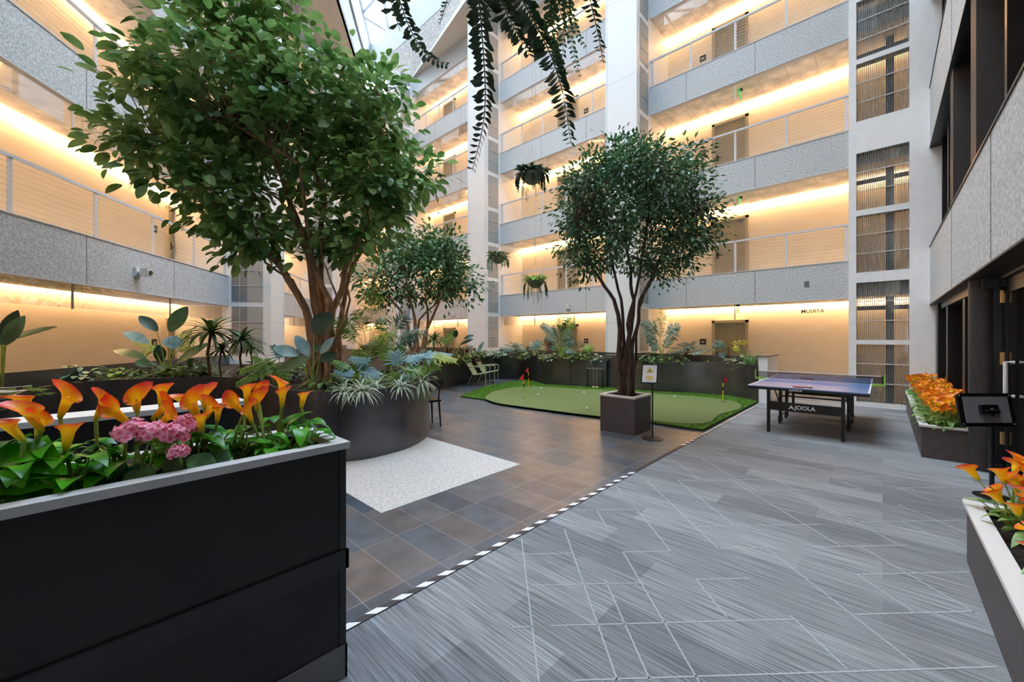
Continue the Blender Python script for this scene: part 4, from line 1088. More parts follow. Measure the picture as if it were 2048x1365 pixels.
for (px, py, lb) in ((1082, 777, 'near the rear left flag'), (1076, 790, 'just right of the front left flag'), (1168, 786, 'in front of the putter rack'), (1174, 818, 'left of the brown tree box, closest to the front fringe'), (1350, 794, 'on the right half, behind the warning sign')):
    d = FPX * (CAMZ - .07) / (py - HOR); c = W(px, d, .052 + .0215)
    m = MB(); m.ball(c, .0215 * 1.15, 12, 8); tag(m.build('golf_ball', 'golf_white', None, loc=c), 'white golf ball ' + lb, 'golf ball', 'golf balls on the putting green')
# putter rack
rc = W(1190, 11.95, .05); rk = thing('putter_rack', 'black metal rack holding putters against the planter wall', 'rack', rc)
u = (W(1200, 11.9) - W(1180, 12.1)).normalized()
m = MB(); hw = .25
for s_ in (-1, 1):
    for o_ in (-.06, .06): m.tube([rc + u * hw * s_ + FW * o_, rc + u * hw * s_ + FW * o_ + UP * .56], .010, 6)
m.tube([rc - u * hw, rc + u * hw], .012, 6); m.build('frame', 'black_metal', rk)
m = MB()
for o_ in (-.06, .06): m.tube([rc - u * (hw + .03) + FW * o_ + UP * .56, rc + u * (hw + .03) + FW * o_ + UP * .56], .018, 8)
m.build('top_rail', 'dark_metal', rk)
for s_, lb in ((-.05, 'left putter leaning in the black rack'), (.06, 'right putter leaning in the black rack')):
    p = rc + u * s_ + UP * .02; t = thing('putter', lb, 'golf club', p, 'putters in the rack')
    m = MB(); m.tube([p, p + UP * .62], .007, 6); m.build('shaft', 'wood_shaft', t)
    m = MB(); m.tube([p + UP * .62, p + UP * .80], .014, 8); m.build('grip', 'black_plastic', t)
    m = MB(); m.tube([p - u * .03, p + u * .05], .016, 8); m.build('head', 'chrome', t)

# ------------------------------------------------------------------ stands
sb = W(1305, 6.12, 0)
t = thing('sign_stand', 'black floor stand with a tilted yellow warning notice beside the tree box', 'sign', sb)
m = MB(); m.lathe([(.155, 0), (.155, .008), (.02, .014)], sb, 28); m.build('base_plate', 'black_metal', t)
m = MB(); m.tube([sb, sb + UP * .95], .012, 8); m.build('pole', 'black_metal', t)
c = sb + UP * 1.0 - RT * .045; ru = (RT * 1.0 - FW * .25).normalized(); uu = (UP * .80 + RT * .30 + FW * .35).normalized(); uu = (uu - ru * uu.dot(ru) * .6).normalized(); nn = ru.cross(uu).normalized()
def board(c, ru, uu, nn, w, h, th, mt_, nm, par, off=0.):
    m = MB(); c = c + nn * off
    pts = [c - ru * w / 2 - uu * h / 2, c + ru * w / 2 - uu * h / 2, c + ru * w / 2 + uu * h / 2, c - ru * w / 2 + uu * h / 2]
    m.hexa([p - nn * th for p in pts] + pts); return m.build(nm, mt_, par, False)
board(c, ru, uu, nn, .235, .315, .015, 'black_metal', 'frame', t)
board(c, ru, uu, nn, .205, .285, .002, 'paper_white', 'notice', t, .003)
m = MB(); k = c + uu * .045 + nn * .005
tri = lambda r_: [k + uu * r_, k - uu * r_ * .5 - ru * r_ * .87, k - uu * r_ * .5 + ru * r_ * .87]
m.add(tri(.065), [(0, 1, 2)]); m.build('warning_triangle', 'yellow_ink', t, False)
m = MB(); k = k + nn * .001; v = tri(.034); m.add(v, [(0, 1, 2)])
m.build('pictogram', 'grey_board', t, False)
m = MB()
for i, w in enumerate((.10, .12, .08)):
    q = c - uu * (.045 + i * .028) + nn * .005; m.add([q - ru * w / 2 - uu * .008, q + ru * w / 2 - uu * .008, q + ru * w / 2 + uu * .008, q - ru * w / 2 + uu * .008], [(0, 1, 2, 3)])
m.build('text_bar', 'yellow_ink', t, False)
# notice board seen from behind
nb = W(1984, 3.9, 0); d = 3.55
t = thing('notice_stand', 'black notice board on a slanted pole seen from behind at the right edge', 'sign', nb)
c = W(1973, 3.55, Z(820, 3.55)); ru = RT; uu = (UP * .86 + RT * .16 + FW * .28).normalized(); nn = ru.cross(uu).normalized()
pts = []
for (sx, sy) in ((-1, -1), (1, -1), (1, 1), (-1, 1)):
    for a in range(5):
        th = math.atan2(sy, sx) - PI / 4 + a * PI / 8; pts.append((sx * (.245 - .03) + .03 * math.cos(th), sy * (.15 - .03) + .03 * math.sin(th)))
m = MB(); P1 = [c + ru * x + uu * y for x, y in pts]; n = len(P1); m.add([p + nn * .0 for p in P1] + [p - nn * .02 for p in P1], [tuple(range(n)), tuple(range(2 * n - 1, n - 1, -1))] + [(i, n + i, n + (i + 1) % n, (i + 1) % n) for i in range(n)]); m.build('frame', 'black_plastic', t, False)
board(c, ru, uu, nn, .40, .235, .004, 'grey_board', 'back_panel', t, .005)
board(c - uu * .0, ru, uu, nn, .15, .08, .03, 'black_plastic', 'bracket', t, .032)
m = MB(); m.tube([nb, c - uu * .0 + nn * .035], [.018, .016], 10); m.tube([c - ru * .06 + nn * .04 - uu * .02, c + ru * .06 + nn * .04 - uu * .02], .016, 8); m.build('pole', 'black_plastic', t)
m = MB(); m.lathe([(.13, 0), (.13, .008), (.02, .014)], nb, 24); m.build('base_plate', 'black_metal', t)
for sx in (-1, 1):
    for sy in (-1, 1):
        m = MB(); m.ball(c + ru * sx * .222 + uu * sy * .128 + nn * .002, .006, 8, 5); m.build('screw', 'chrome', t)

# ------------------------------------------------------------------ chairs
def garden_chair(label, p, f):
    t = thing('garden_armchair', label, 'chair', p, 'pale green metal armchairs'); f = Vector(f).normalized(); s_ = UP.cross(f)
    Lc = lambda x, y, z: p + f * x + s_ * y + UP * z
    for y in (-.26, .26):
        m = MB(); m.tube([Lc(.22, y, 0), Lc(.20, y, .40)], .012, 8); m.build('leg', 'green_chair', t)
        m = MB(); m.tube([Lc(-.40, y, 0), Lc(-.24, y, .34)], .012, 8); m.build('leg', 'green_chair', t)
        m = MB(); m.tube([Lc(.20, y, .40), Lc(.23, y, .58), Lc(.15, y, .62), Lc(-.30, y, .60), Lc(-.36, y, .58)], .012, 8); m.build('armrest', 'green_chair', t)
    m = MB()
    for i in range(6):
        x = -.20 + i * .075; m.hexa([Lc(x, -.25, .335 + i * .013), Lc(x + .066, -.25, .345 + i * .013), Lc(x + .066, .25, .345 + i * .013), Lc(x, .25, .335 + i * .013), Lc(x, -.25, .35 + i * .013), Lc(x + .066, -.25, .36 + i * .013), Lc(x + .066, .25, .36 + i * .013), Lc(x, .25, .35 + i * .013)])
    m.build('seat', 'green_chair', t, False)
    m = MB()
    for i in range(6):
        if i == 5: continue
        a = i * .083; b = a + .072; q = lambda h, y, o: Lc(-.22 - h * .52 + o, y, .36 + h * .88)
        m.hexa([q(a, -.24, 0), q(b, -.24, 0), q(b, .24, 0), q(a, .24, 0), q(a, -.24, .014), q(b, -.24, .014), q(b, .24, .014), q(a, .24, .014)])
    m.build('backrest', 'green_chair', t, False)
    m = MB(); q = lambda h, y: Lc(-.22 - h * .52, y, .36 + h * .88); m.tube([q(0, -.25), q(.46, -.25), q(.50, -.21), q(.50, .21), q(.46, .25), q(0, .25)], .013, 8); m.build('back_frame', 'green_chair', t)
fdir = (RT * .95 - FW * .18)
garden_chair('pale green metal garden armchair, nearer of the pair by the planter wall', W(963, 13.0), fdir)
garden_chair('pale green metal garden armchair, further of the pair by the planter wall', W(981, 13.7), fdir)
cb = W(852, 7.0); t = thing('dining_chair', 'black chair half hidden behind the curved planter', 'chair', cb)
f = -RT * .55 + FW * .85; f.normalize(); s_ = UP.cross(f); Lc = lambda x, y, z: cb + f * x + s_ * y + UP * z
for x in (-.17, .17):
    for y in (-.17, .17):
        m = MB(); m.tube([Lc(x * 1.15, y * 1.15, 0), Lc(x, y, .45)], [.012, .017], 8); m.build('leg', 'black_plastic', t)
m = MB(); m.prism([Lc(x, y, 0)[:2] for x, y in ((-.2, -.2), (.2, -.22), (.2, .22), (-.2, .2))], .44, .475); m.build('seat', 'black_plastic', t)
for y in (-.16, .16):
    m = MB(); m.tube([Lc(-.18, y, .46), Lc(-.24, y, .80)], .014, 8); m.build('back_post', 'black_plastic', t)
m = MB(); vs = []
for i in range(9):
    a = -1 + i / 4; y = a * .23; x = -.25 + .05 * a * a
    vs += [Lc(x, y, .70), Lc(x, y, .83), Lc(x - .018, y, .83), Lc(x - .018, y, .70)]
m.add(vs, [(i * 4 + j, i * 4 + (j + 1) % 4, i * 4 + 4 + (j + 1) % 4, i * 4 + 4 + j) for i in range(8) for j in range(4)] + [(0, 1, 2, 3), (35, 34, 33, 32)]); m.build('backrest', 'black_plastic', t)

# ------------------------------------------------------------------ small fittings
px_, pz = 1625, 2.2
r = ray(1625); d = (12.04) / r[1]; xt = r[0] * d
m = text_mb('ATRIUM', .125, (xt, 12.035, 2.19), (1, 0, 0), (0, 0, 1), .002, mirror=True); o = m.build('wall_lettering', 'black_letter', None, False, loc=(xt, 12.035, 2.2))
tag(o, 'dark mirrored lettering on the glass screen above the ping-pong table', 'lettering')
def exit_sign(x, k, lb):
    z = LV * (k + 1) - .53; t = thing('exit_sign', 'small green edge-on exit sign under the ceiling, ' + lb, 'exit sign', (x, 12.45, z), 'green exit signs')
    m = MB(); m.box((x - .05, 12.42, z - .05), (x + .05, 12.5, z)); m.build('mount', 'black_metal', t, False)
    m = MB(); m.box((x - .006, 12.28, z - .24), (x + .006, 12.6, z - .05)); m.build('panel', 'exit_green', t, False)
    text_mb('EXIT', .12, (x + .0075, 12.44, z - .145), (0, 1, 0), (0, 0, 1), .0006).build('lettering', 'logo_white', t, False)
for k, lb in ((1, 'first gallery'), (2, 'second gallery'), (3, 'third gallery'), (0, 'ground floor')): exit_sign(-2.9 if k else -2.95, k, lb)
# projector-like fitting on the left parapet
s0 = -3.55; p = Vector(FL(s0, .0, 2.86)); t = thing('wall_fixture', 'small grey fixture mounted on the left gallery parapet', 'fixture', p)
m = MB(); m.fb(FL, s0 - .08, s0 + .08, 0, .04, 2.77, 2.95); m.build('back_plate', 'rail_paint', t, False)
m = MB(); m.tube([Vector(FL(s0, .04, 2.86)), Vector(FL(s0, .10, 2.86))], .05, 12); m.fb(FL, s0 - .07, s0 + .07, .10, .24, 2.79, 2.93); m.build('housing', 'rim_white', t)
m = MB(); m.tube([Vector(FL(s0, .24, 2.86)), Vector(FL(s0, .26, 2.86))], .045, 14); m.build('lens', 'dark_glass', t)
for (x, z, lb) in ((-8.35, 2.66, 'on the concrete ledge between the white piers'), (-14.9, 2.66, 'on the ledge left of the first white pier')):
    t = thing('junction_box', 'small white box ' + lb, 'box', (x, 11.98, z)); m = MB(); m.box((x - .07, 11.93, z - .09), (x + .07, 12.0, z + .09)); m.build('body', 'rim_white', t, False)
    m = MB(); m.box((x - .045, 11.922, z + .02), (x + .045, 11.93, z + .07)); m.box((x - .045, 11.922, z - .07), (x + .045, 11.93, z - .02)); m.build('louvre', 'rail_paint', t, False)
t = thing('wall_vent', 'tiny square grey louvre in the right ledge above the lettering', 'vent', (-1.35, 11.99, 2.87)); m = MB()
for i in range(5): m.box((-1.40, 11.985, 2.80 + i * .028), (-1.31, 12.0, 2.815 + i * .028))
m.build('louvre', 'bar_grey', t, False)
# wire tray at the left edge
p = W(8, 5.0, .88); t = thing('wire_tray', 'white wire tray on a post at the left edge', 'tray', p - UP * .88)
m = MB()
for i in range(9): m.tube([p + RT * (-.25 + i * .05) - FW * .1, p + RT * (-.25 + i * .05) + FW * .12], .004, 4)
for o_ in (-.1, .0, .12): m.tube([p - RT * .27 + FW * o_, p + RT * .2 + FW * o_], .005, 4)
m.tube([p - RT * .27 - FW * .1 + UP * .06, p + RT * .2 - FW * .1 + UP * .06, p + RT * .2 + FW * .12 + UP * .06], .005, 4); m.build('tray', 'rim_white', t)
m = MB(); m.tube([p - UP * .88 - RT * .1, p - RT * .1], .03, 10); m.build('post', 'bar_grey', t)

# ------------------------------------------------------------------ plants in the beds
def frond(lm, sm, pts, ll, n, mtw=.16, r_=R, up=UP, ang=.9, prof='ell', droop=.5, rad=.006):
    """pinnate frond along a curve"""
    pts = smooth([Vector(p) for p in pts], 2); seg = [0]
    for a, b in zip(pts[:-1], pts[1:]): seg.append(seg[-1] + (b - a).length)
    T = seg[-1]; sm.tube(pts, [rad * (1 - .75 * s_ / T) for s_ in seg], 5, False)
    for i in range(n):
        s_ = T * (.12 + .88 * (i + .5) / n); j = max(k_ for k_ in range(len(seg)) if seg[k_] <= s_); j = min(j, len(pts) - 2)
        f = (s_ - seg[j]) / max(1e-6, seg[j + 1] - seg[j]); p = pts[j].lerp(pts[j + 1], f); d = (pts[j + 1] - pts[j]).normalized()
        sd = d.cross(up); sd = sd.normalized() if sd.length > .1 else d.orthogonal().normalized()
        q = math.sin(PI * (.12 + .83 * (i + .5) / n)) ** .6 * ll * r_.uniform(.85, 1.1)
        for g in (-1, 1):
            an_ = ang + r_.uniform(-.18, .18); dd = (sd * g * math.sin(an_) + d * math.cos(an_) - UP * r_.uniform(0, .35) + up * r_.uniform(-.25, .25)).normalized()
            lm.leaf(p, dd, sd.cross(d) * 1 if abs(d.z) < .9 else up.cross(dd), q * r_.uniform(.8, 1.1), q * mtw * r_.uniform(.8, 1.25), prof, droop * r_.uniform(.2, 2.2), .08, 3)
def petiole(sm, base, a, r0=.012, bow=None):
    a = Vector(a); base = Vector(base); sm.tube(stemcurve(base, a, bow or (UP * (a - base).length * .12)), [r0, r0 * .9, r0 * .8, r0 * .7, r0 * .6, r0 * .5], 6)
def pixplant(name, label, cat, px, d, specs, mats, group=None, stem='stem_green', r0=.012, zb=None):
    """specs: (kind, ax, ay, tx, ty, width_px, mat_index, depth offset); L blade, F frond, M lobed blade"""
    base = W(px, d, zb or ZS); t = thing(name, label, cat, base, group); sm = MB(); lms = [MB() for _ in mats]; r_ = random.Random(px)
    for sp in specs:
        k_, ax, ay, tx, ty, w, mi = sp[:7]; dz = sp[7] if len(sp) > 7 else r_.uniform(-.15, .15)
        A = W(ax, d + dz * .5, Z(ay, d)); T = W(tx, d + dz, Z(ty, d)); L = (T - A).length; wd = w * d / FPX; lm = lms[mi]
        tow = (Vector((0, 0, CAMZ)) - A).normalized()
        if k_ == 'L':
            petiole(sm, base, A, r0); lm.leaf(A, (T - A) + UP * L * .12, (tow + UP * .6).normalized(), L * 1.03, wd, 'ell', .25, .10, 9)
        elif k_ == 'F':
            petiole(sm, base, A, r0 * .7); mid = (A + T) / 2 + UP * L * .10
            frond(lm, sm, [A, mid, T], wd * .66, max(14, int(L / .025)), .145, r_, (tow * .8 + UP * .5).normalized(), 1.0)
        elif k_ == 'M':
            petiole(sm, base, A, r0 * .7); D_ = (T - A).normalized(); nr = (tow * .7 + UP * .8).normalized(); sd = D_.cross(nr).normalized()
            lm.leaf(A, D_, nr, L, wd * .45, 'heart', .3, .05, 8)
            for i in range(6):
                f = .05 + i * .15; 
                for g in (-1, 1): lm.leaf(A + D_ * L * f, sd * g + D_ * (.25 + .25 * i), nr, wd * (.58 - .05 * i), L * .17, 'strap', .4, .05, 4)
    sm.build('stalks', stem, t)
    for i, lm in enumerate(lms):
        if lm.v: lm.build('leaves', mats[i], t)
    return t
pixplant('bird_of_paradise', 'tall plant with broad paddle leaves in front of the left peach wall', 'plant', 335, 7.7,
         [('L', 314, 663, 276, 633, 22, 0), ('L', 339, 663, 374, 616, 28, 1), ('L', 298, 688, 243, 665, 22, 2), ('L', 349, 698, 341, 672, 32, 2), ('L', 292, 718, 220, 702, 20, 1), ('L', 322, 726, 317, 690, 20, 0), ('L', 354, 726, 414, 691, 18, 1), ('L', 300, 732, 270, 722, 20, 1), ('L', 312, 706, 288, 714, 12, 0)],
         ['banana_dark', 'banana_leaf', 'philo_blue'])
pixplant('bird_of_paradise', 'paddle-leaved plant with one dark upright leaf at the front of the curved planter', 'plant', 626, 5.35,
         [('L', 628, 668, 664, 630, 42, 0, 0), ('L', 617, 712, 590, 672, 24, 2), ('L', 598, 711, 545, 697, 26, 2), ('L', 618, 716, 556, 743, 26, 1), ('L', 641, 708, 666, 678, 16, 2), ('L', 638, 722, 674, 712, 24, 0), ('L', 628, 706, 640, 690, 12, 1)],
         ['banana_dark', 'banana_leaf', 'philo_blue'])
pixplant('bird_of_paradise', 'green leaves reaching in from the left edge beside the white post', 'plant', 4, 5.5,
         [('L', 12, 682, 100, 659, 15, 1), ('L', 8, 690, 44, 640, 26, 1), ('L', 5, 680, 34, 626, 24, 0), ('L', 12, 690, 36, 655, 16, 1), ('L', 2, 690, -40, 640, 26, 1)], ['banana_dark', 'banana_leaf'])
pixplant('split_leaf_plant', 'yellow-green plant with big slashed leaves left of the big tree', 'plant', 552, 6.0,
         [('M', 545, 728, 466, 770, 44, 0), ('M', 538, 722, 475, 742, 34, 0), ('M', 560, 738, 576, 782, 36, 0), ('M', 560, 715, 545, 690, 30, 1), ('M', 530, 730, 505, 712, 30, 0)], ['monstera_leaf', 'philo_blue'])
pixplant('split_leaf_plant', 'bluish slashed leaves right of the big tree at the planter front', 'plant', 720, 5.6,
         [('M', 722, 738, 760, 752, 52, 1), ('M', 705, 748, 668, 742, 46, 1), ('M', 700, 752, 676, 768, 40, 1), ('M', 735, 725, 700, 716, 40, 1), ('M', 695, 735, 665, 722, 34, 0)], ['monstera_leaf', 'philo_blue'])
pixplant('split_leaf_plant', 'large mixed green and blue leaves above the right rim of the curved planter', 'plant', 835, 5.95,
         [('M', 815, 735, 858, 742, 50, 0), ('M', 850, 722, 880, 735, 46, 0), ('M', 852, 712, 905, 712, 44, 1), ('M', 795, 728, 790, 706, 56, 1), ('M', 815, 722, 850, 712, 40, 1), ('M', 790, 745, 786, 768, 42, 0), ('M', 800, 755, 830, 757, 40, 1), ('M', 870, 712, 915, 722, 34, 2)], ['monstera_leaf', 'philo_blue', 'yellow_leaf'])
pixplant('areca_palm', 'feathery palm with a bright upright frond right of the big tree', 'plant', 735, 6.6,
         [('F', 742, 640, 748, 568, 44, 0, 0), ('F', 722, 680, 668, 636, 36, 0), ('F', 718, 690, 668, 656, 30, 0), ('F', 730, 670, 712, 622, 40, 0), ('F', 745, 690, 795, 668, 30, 0), ('F', 740, 715, 700, 706, 30, 0), ('F', 750, 700, 780, 695, 34, 0), ('F', 742, 680, 762, 640, 30, 0), ('F', 735, 720, 716, 730, 40, 0), ('F', 750, 715, 790, 712, 36, 0), ('F', 728, 720, 706, 745, 44, 0), ('F', 738, 730, 735, 695, 50, 0)], ['palm_leaf'])
pixplant('areca_palm', 'blue-green feathery palm between the big tree and the middle tree', 'plant', 775, 7.6,
         [('F', 790, 680, 852, 664, 34, 1), ('F', 785, 690, 835, 678, 30, 1), ('F', 790, 660, 812, 630, 36, 1), ('F', 785, 670, 786, 632, 34, 0), ('F', 775, 665, 755, 640, 30, 1), ('F', 770, 690, 745, 676, 32, 0), ('F', 780, 700, 812, 694, 30, 0), ('F', 765, 690, 730, 694, 30, 1), ('F', 778, 715, 800, 725, 34, 0), ('F', 778, 705, 765, 662, 30, 0)], ['palm_leaf', 'palm_blue'])
pixplant('areca_palm', 'small feathery palm behind the paddle-leaved plant by the left wall', 'plant', 330, 8.1,
         [('F', 320, 705, 264, 680, 26, 0), ('F', 345, 700, 382, 662, 26, 0), ('F', 352, 705, 388, 688, 24, 0), ('F', 325, 712, 282, 700, 24, 0)], ['palm_leaf'])
pixplant('areca_palm', 'upright palm before the peach wall between the white piers', 'plant', 1120, 12.7,
         [('F', 1118, 680, 1082, 648, 22, 1), ('F', 1120, 670, 1124, 626, 24, 0), ('F', 1122, 680, 1146, 636, 24, 0), ('F', 1118, 695, 1092, 672, 24, 1), ('F', 1122, 695, 1146, 680, 22, 1), ('F', 1120, 690, 1112, 650, 24, 1), ('F', 1118, 700, 1096, 690, 22, 1), ('F', 1122, 690, 1142, 660, 24, 1), ('F', 1120, 712, 1112, 690, 20, 0), ('F', 1121, 712, 1132, 696, 18, 0)], ['palm_leaf', 'palm_blue'])
pixplant('areca_palm', 'tallest palm in the right-hand planter beside the second pier', 'plant', 1322, 11.3,
         [('F', 1318, 670, 1284, 645, 24, 1), ('F', 1322, 660, 1326, 618, 20, 0), ('F', 1328, 672, 1358, 650, 24, 1), ('F', 1316, 680, 1288, 662, 24, 1), ('F', 1330, 685, 1354, 664, 24, 1), ('F', 1318, 690, 1294, 676, 24, 1), ('F', 1322, 680, 1310, 640, 22, 1), ('F', 1320, 700, 1304, 692, 20, 1), ('F', 1326, 700, 1340, 680, 20, 1), ('F', 1318, 690, 1302, 694, 22, 1)], ['palm_leaf', 'palm_blue'])
pixplant('areca_palm', 'thin young palm with yellow fronds near the right end of the planter', 'plant', 1458, 10.9,
         [('F', 1456, 700, 1430, 684, 20, 1), ('F', 1455, 690, 1424, 690, 16, 1), ('F', 1460, 690, 1498, 684, 16, 0), ('F', 1462, 700, 1478, 696, 18, 0), ('F', 1457, 700, 1462, 678, 8, 0), ('F', 1454, 705, 1440, 712, 18, 1)], ['yellow_leaf', 'palm_blue'], stem='stem_brown')
pixplant('areca_palm', 'low arching fronds beside the door sign, left of the second pier', 'plant', 1152, 12.5,
         [('F', 1158, 702, 1188, 696, 20, 0), ('F', 1150, 700, 1142, 682, 20, 1), ('F', 1152, 705, 1128, 702, 18, 1), ('F', 1156, 700, 1162, 684, 20, 1)], ['palm_leaf', 'palm_blue'])
pixplant('areca_palm', 'reddish and blue fern fronds left of the upright palm', 'plant', 1086, 12.8,
         [('F', 1084, 700, 1060, 690, 22, 1), ('F', 1084, 698, 1072, 684, 22, 1), ('F', 1088, 700, 1098, 682, 22, 0), ('F', 1088, 705, 1104, 698, 18, 0)], ['red_leaf', 'palm_blue'])
pixplant('bird_of_paradise', 'light green paddle plant beyond the middle tree, near the first pier', 'plant', 905, 12.3,
         [('L', 898, 688, 904, 660, 14, 0), ('L', 892, 690, 884, 674, 12, 0), ('L', 911, 676, 912, 660, 10, 1), ('L', 928, 678, 948, 672, 8, 1), ('L', 920, 690, 946, 680, 7, 1), ('L', 955, 705, 968, 684, 8, 2)], ['monstera_leaf', 'banana_dark', 'philo_blue'])
def proto_shrub(mt_, n, r, h, L, seed, nm='leafy_shrub', prof='ell', wide=.6):
    r_ = random.Random(seed); t = thing(nm, 'x', 'plant', (0, 0, 0), 'low shrubs in the planters'); lm, sm = MB(), MB()
    for i in range(n):
        a = r_.uniform(0, 6.28); q = r * math.sqrt(r_.random()); z = h * r_.uniform(.25, 1) * (1 - .5 * (q / r) ** 2); p = Vector((q * math.cos(a), q * math.sin(a), z))
        d = Vector((math.cos(a), math.sin(a), r_.uniform(-.3, .6))); l = L * r_.uniform(.7, 1.2); lm.leaf(p, d, UP, l, l * wide, prof, .6, .1, 4)
        if i % 4 == 0: sm.tube([(0, 0, 0), p * .5 + UP * .03, p], .004, 4, False)
    lm.build('leaves', mt_, t); sm.build('stems', 'stem_dark', t); return t
def proto_rosette(mt_, n, L, w, droop, seed, nm, trunk=0, stem='stem_brown', pinnate=False, upb=.6):
    r_ = random.Random(seed); t = thing(nm, 'x', 'plant', (0, 0, 0), 'low shrubs in the planters'); lm, sm = MB(), MB()
    if trunk: sm.tube(wiggle([(0, 0, 0), (r_.uniform(-.05, .05), 0, trunk)], .08, r_), .022 if trunk < .4 else .016, 7)
    top = Vector((0, 0, trunk))
    for i in range(n):
        a = i * 2.4; f = (i + .5) / n; el = upb + (1.3 - upb) * (1 - f) if i % 2 else upb * f
        d = Vector((math.cos(a) * math.cos(el), math.sin(a) * math.cos(el), math.sin(el))); l = L * r_.uniform(.8, 1.1)
        if pinnate:
            e1 = top + d * l * .5; e2 = top + Vector((d.x, d.y, d.z * .45)) * l
            frond(lm, sm, [top, e1, e2], l * .2, 20, .14, r_, UP, 1.0, rad=.004)
        else: lm.leaf(top + d * .01, d, UP, l, w, 'strap', droop, .12, 7)
    lm.build('leaves', mt_, t)
    if sm.v: sm.build('trunk' if trunk else 'ribs', stem, t)
    return t
LIB = {
    'green': proto_shrub('shrub_leaf', 70, .26, .30, .13, 1), 'pale': proto_shrub('shrub_pale', 60, .24, .28, .12, 2),
    'olive': proto_shrub('monstera_leaf', 45, .22, .26, .13, 3), 'big': proto_shrub('banana_leaf', 34, .26, .38, .2, 4, wide=.5),
    'silver': proto_rosette('silver_leaf', 46, .36, .026, 1.25, 5, 'silver_strap_plant', upb=.25), 'cycad': proto_rosette('palm_blue', 18, .5, .1, .5, 6, 'cycad', .22, pinnate=True, upb=.35),
    'bromeliad': proto_rosette('yellow_leaf', 22, .26, .035, .6, 7, 'bromeliad', upb=.5), 'grass': proto_rosette('grass_leaf', 70, .62, .016, .7, 8, 'ornamental_grass', upb=1.0),
    'dracaena': proto_rosette('shrub_leaf', 34, .42, .05, 1.2, 9, 'dracaena', .55, upb=.55), 'redd': proto_rosette('red_leaf', 26, .36, .05, .8, 10, 'dracaena', .12, upb=.7),
    'fernb': proto_rosette('palm_leaf', 16, .42, .1, .5, 12, 'leafy_fern', .0, pinnate=True, upb=.6), 'variegated': proto_shrub('shrub_pale', 50, .2, .24, .10, 13, wide=.75)}
first = set(); rr = random.Random(9)
def put(kind, px, d, s_, label, z=ZS, grp=None):
    o = LIB[kind]; p = W(px, d, z)
    if kind not in first: first.add(kind); o.location = p; o.scale = (s_,) * 3; o['label'] = label; c = o
    else: c = copy_thing(o, p, rr.uniform(0, 6.28), s_, label)
    return c
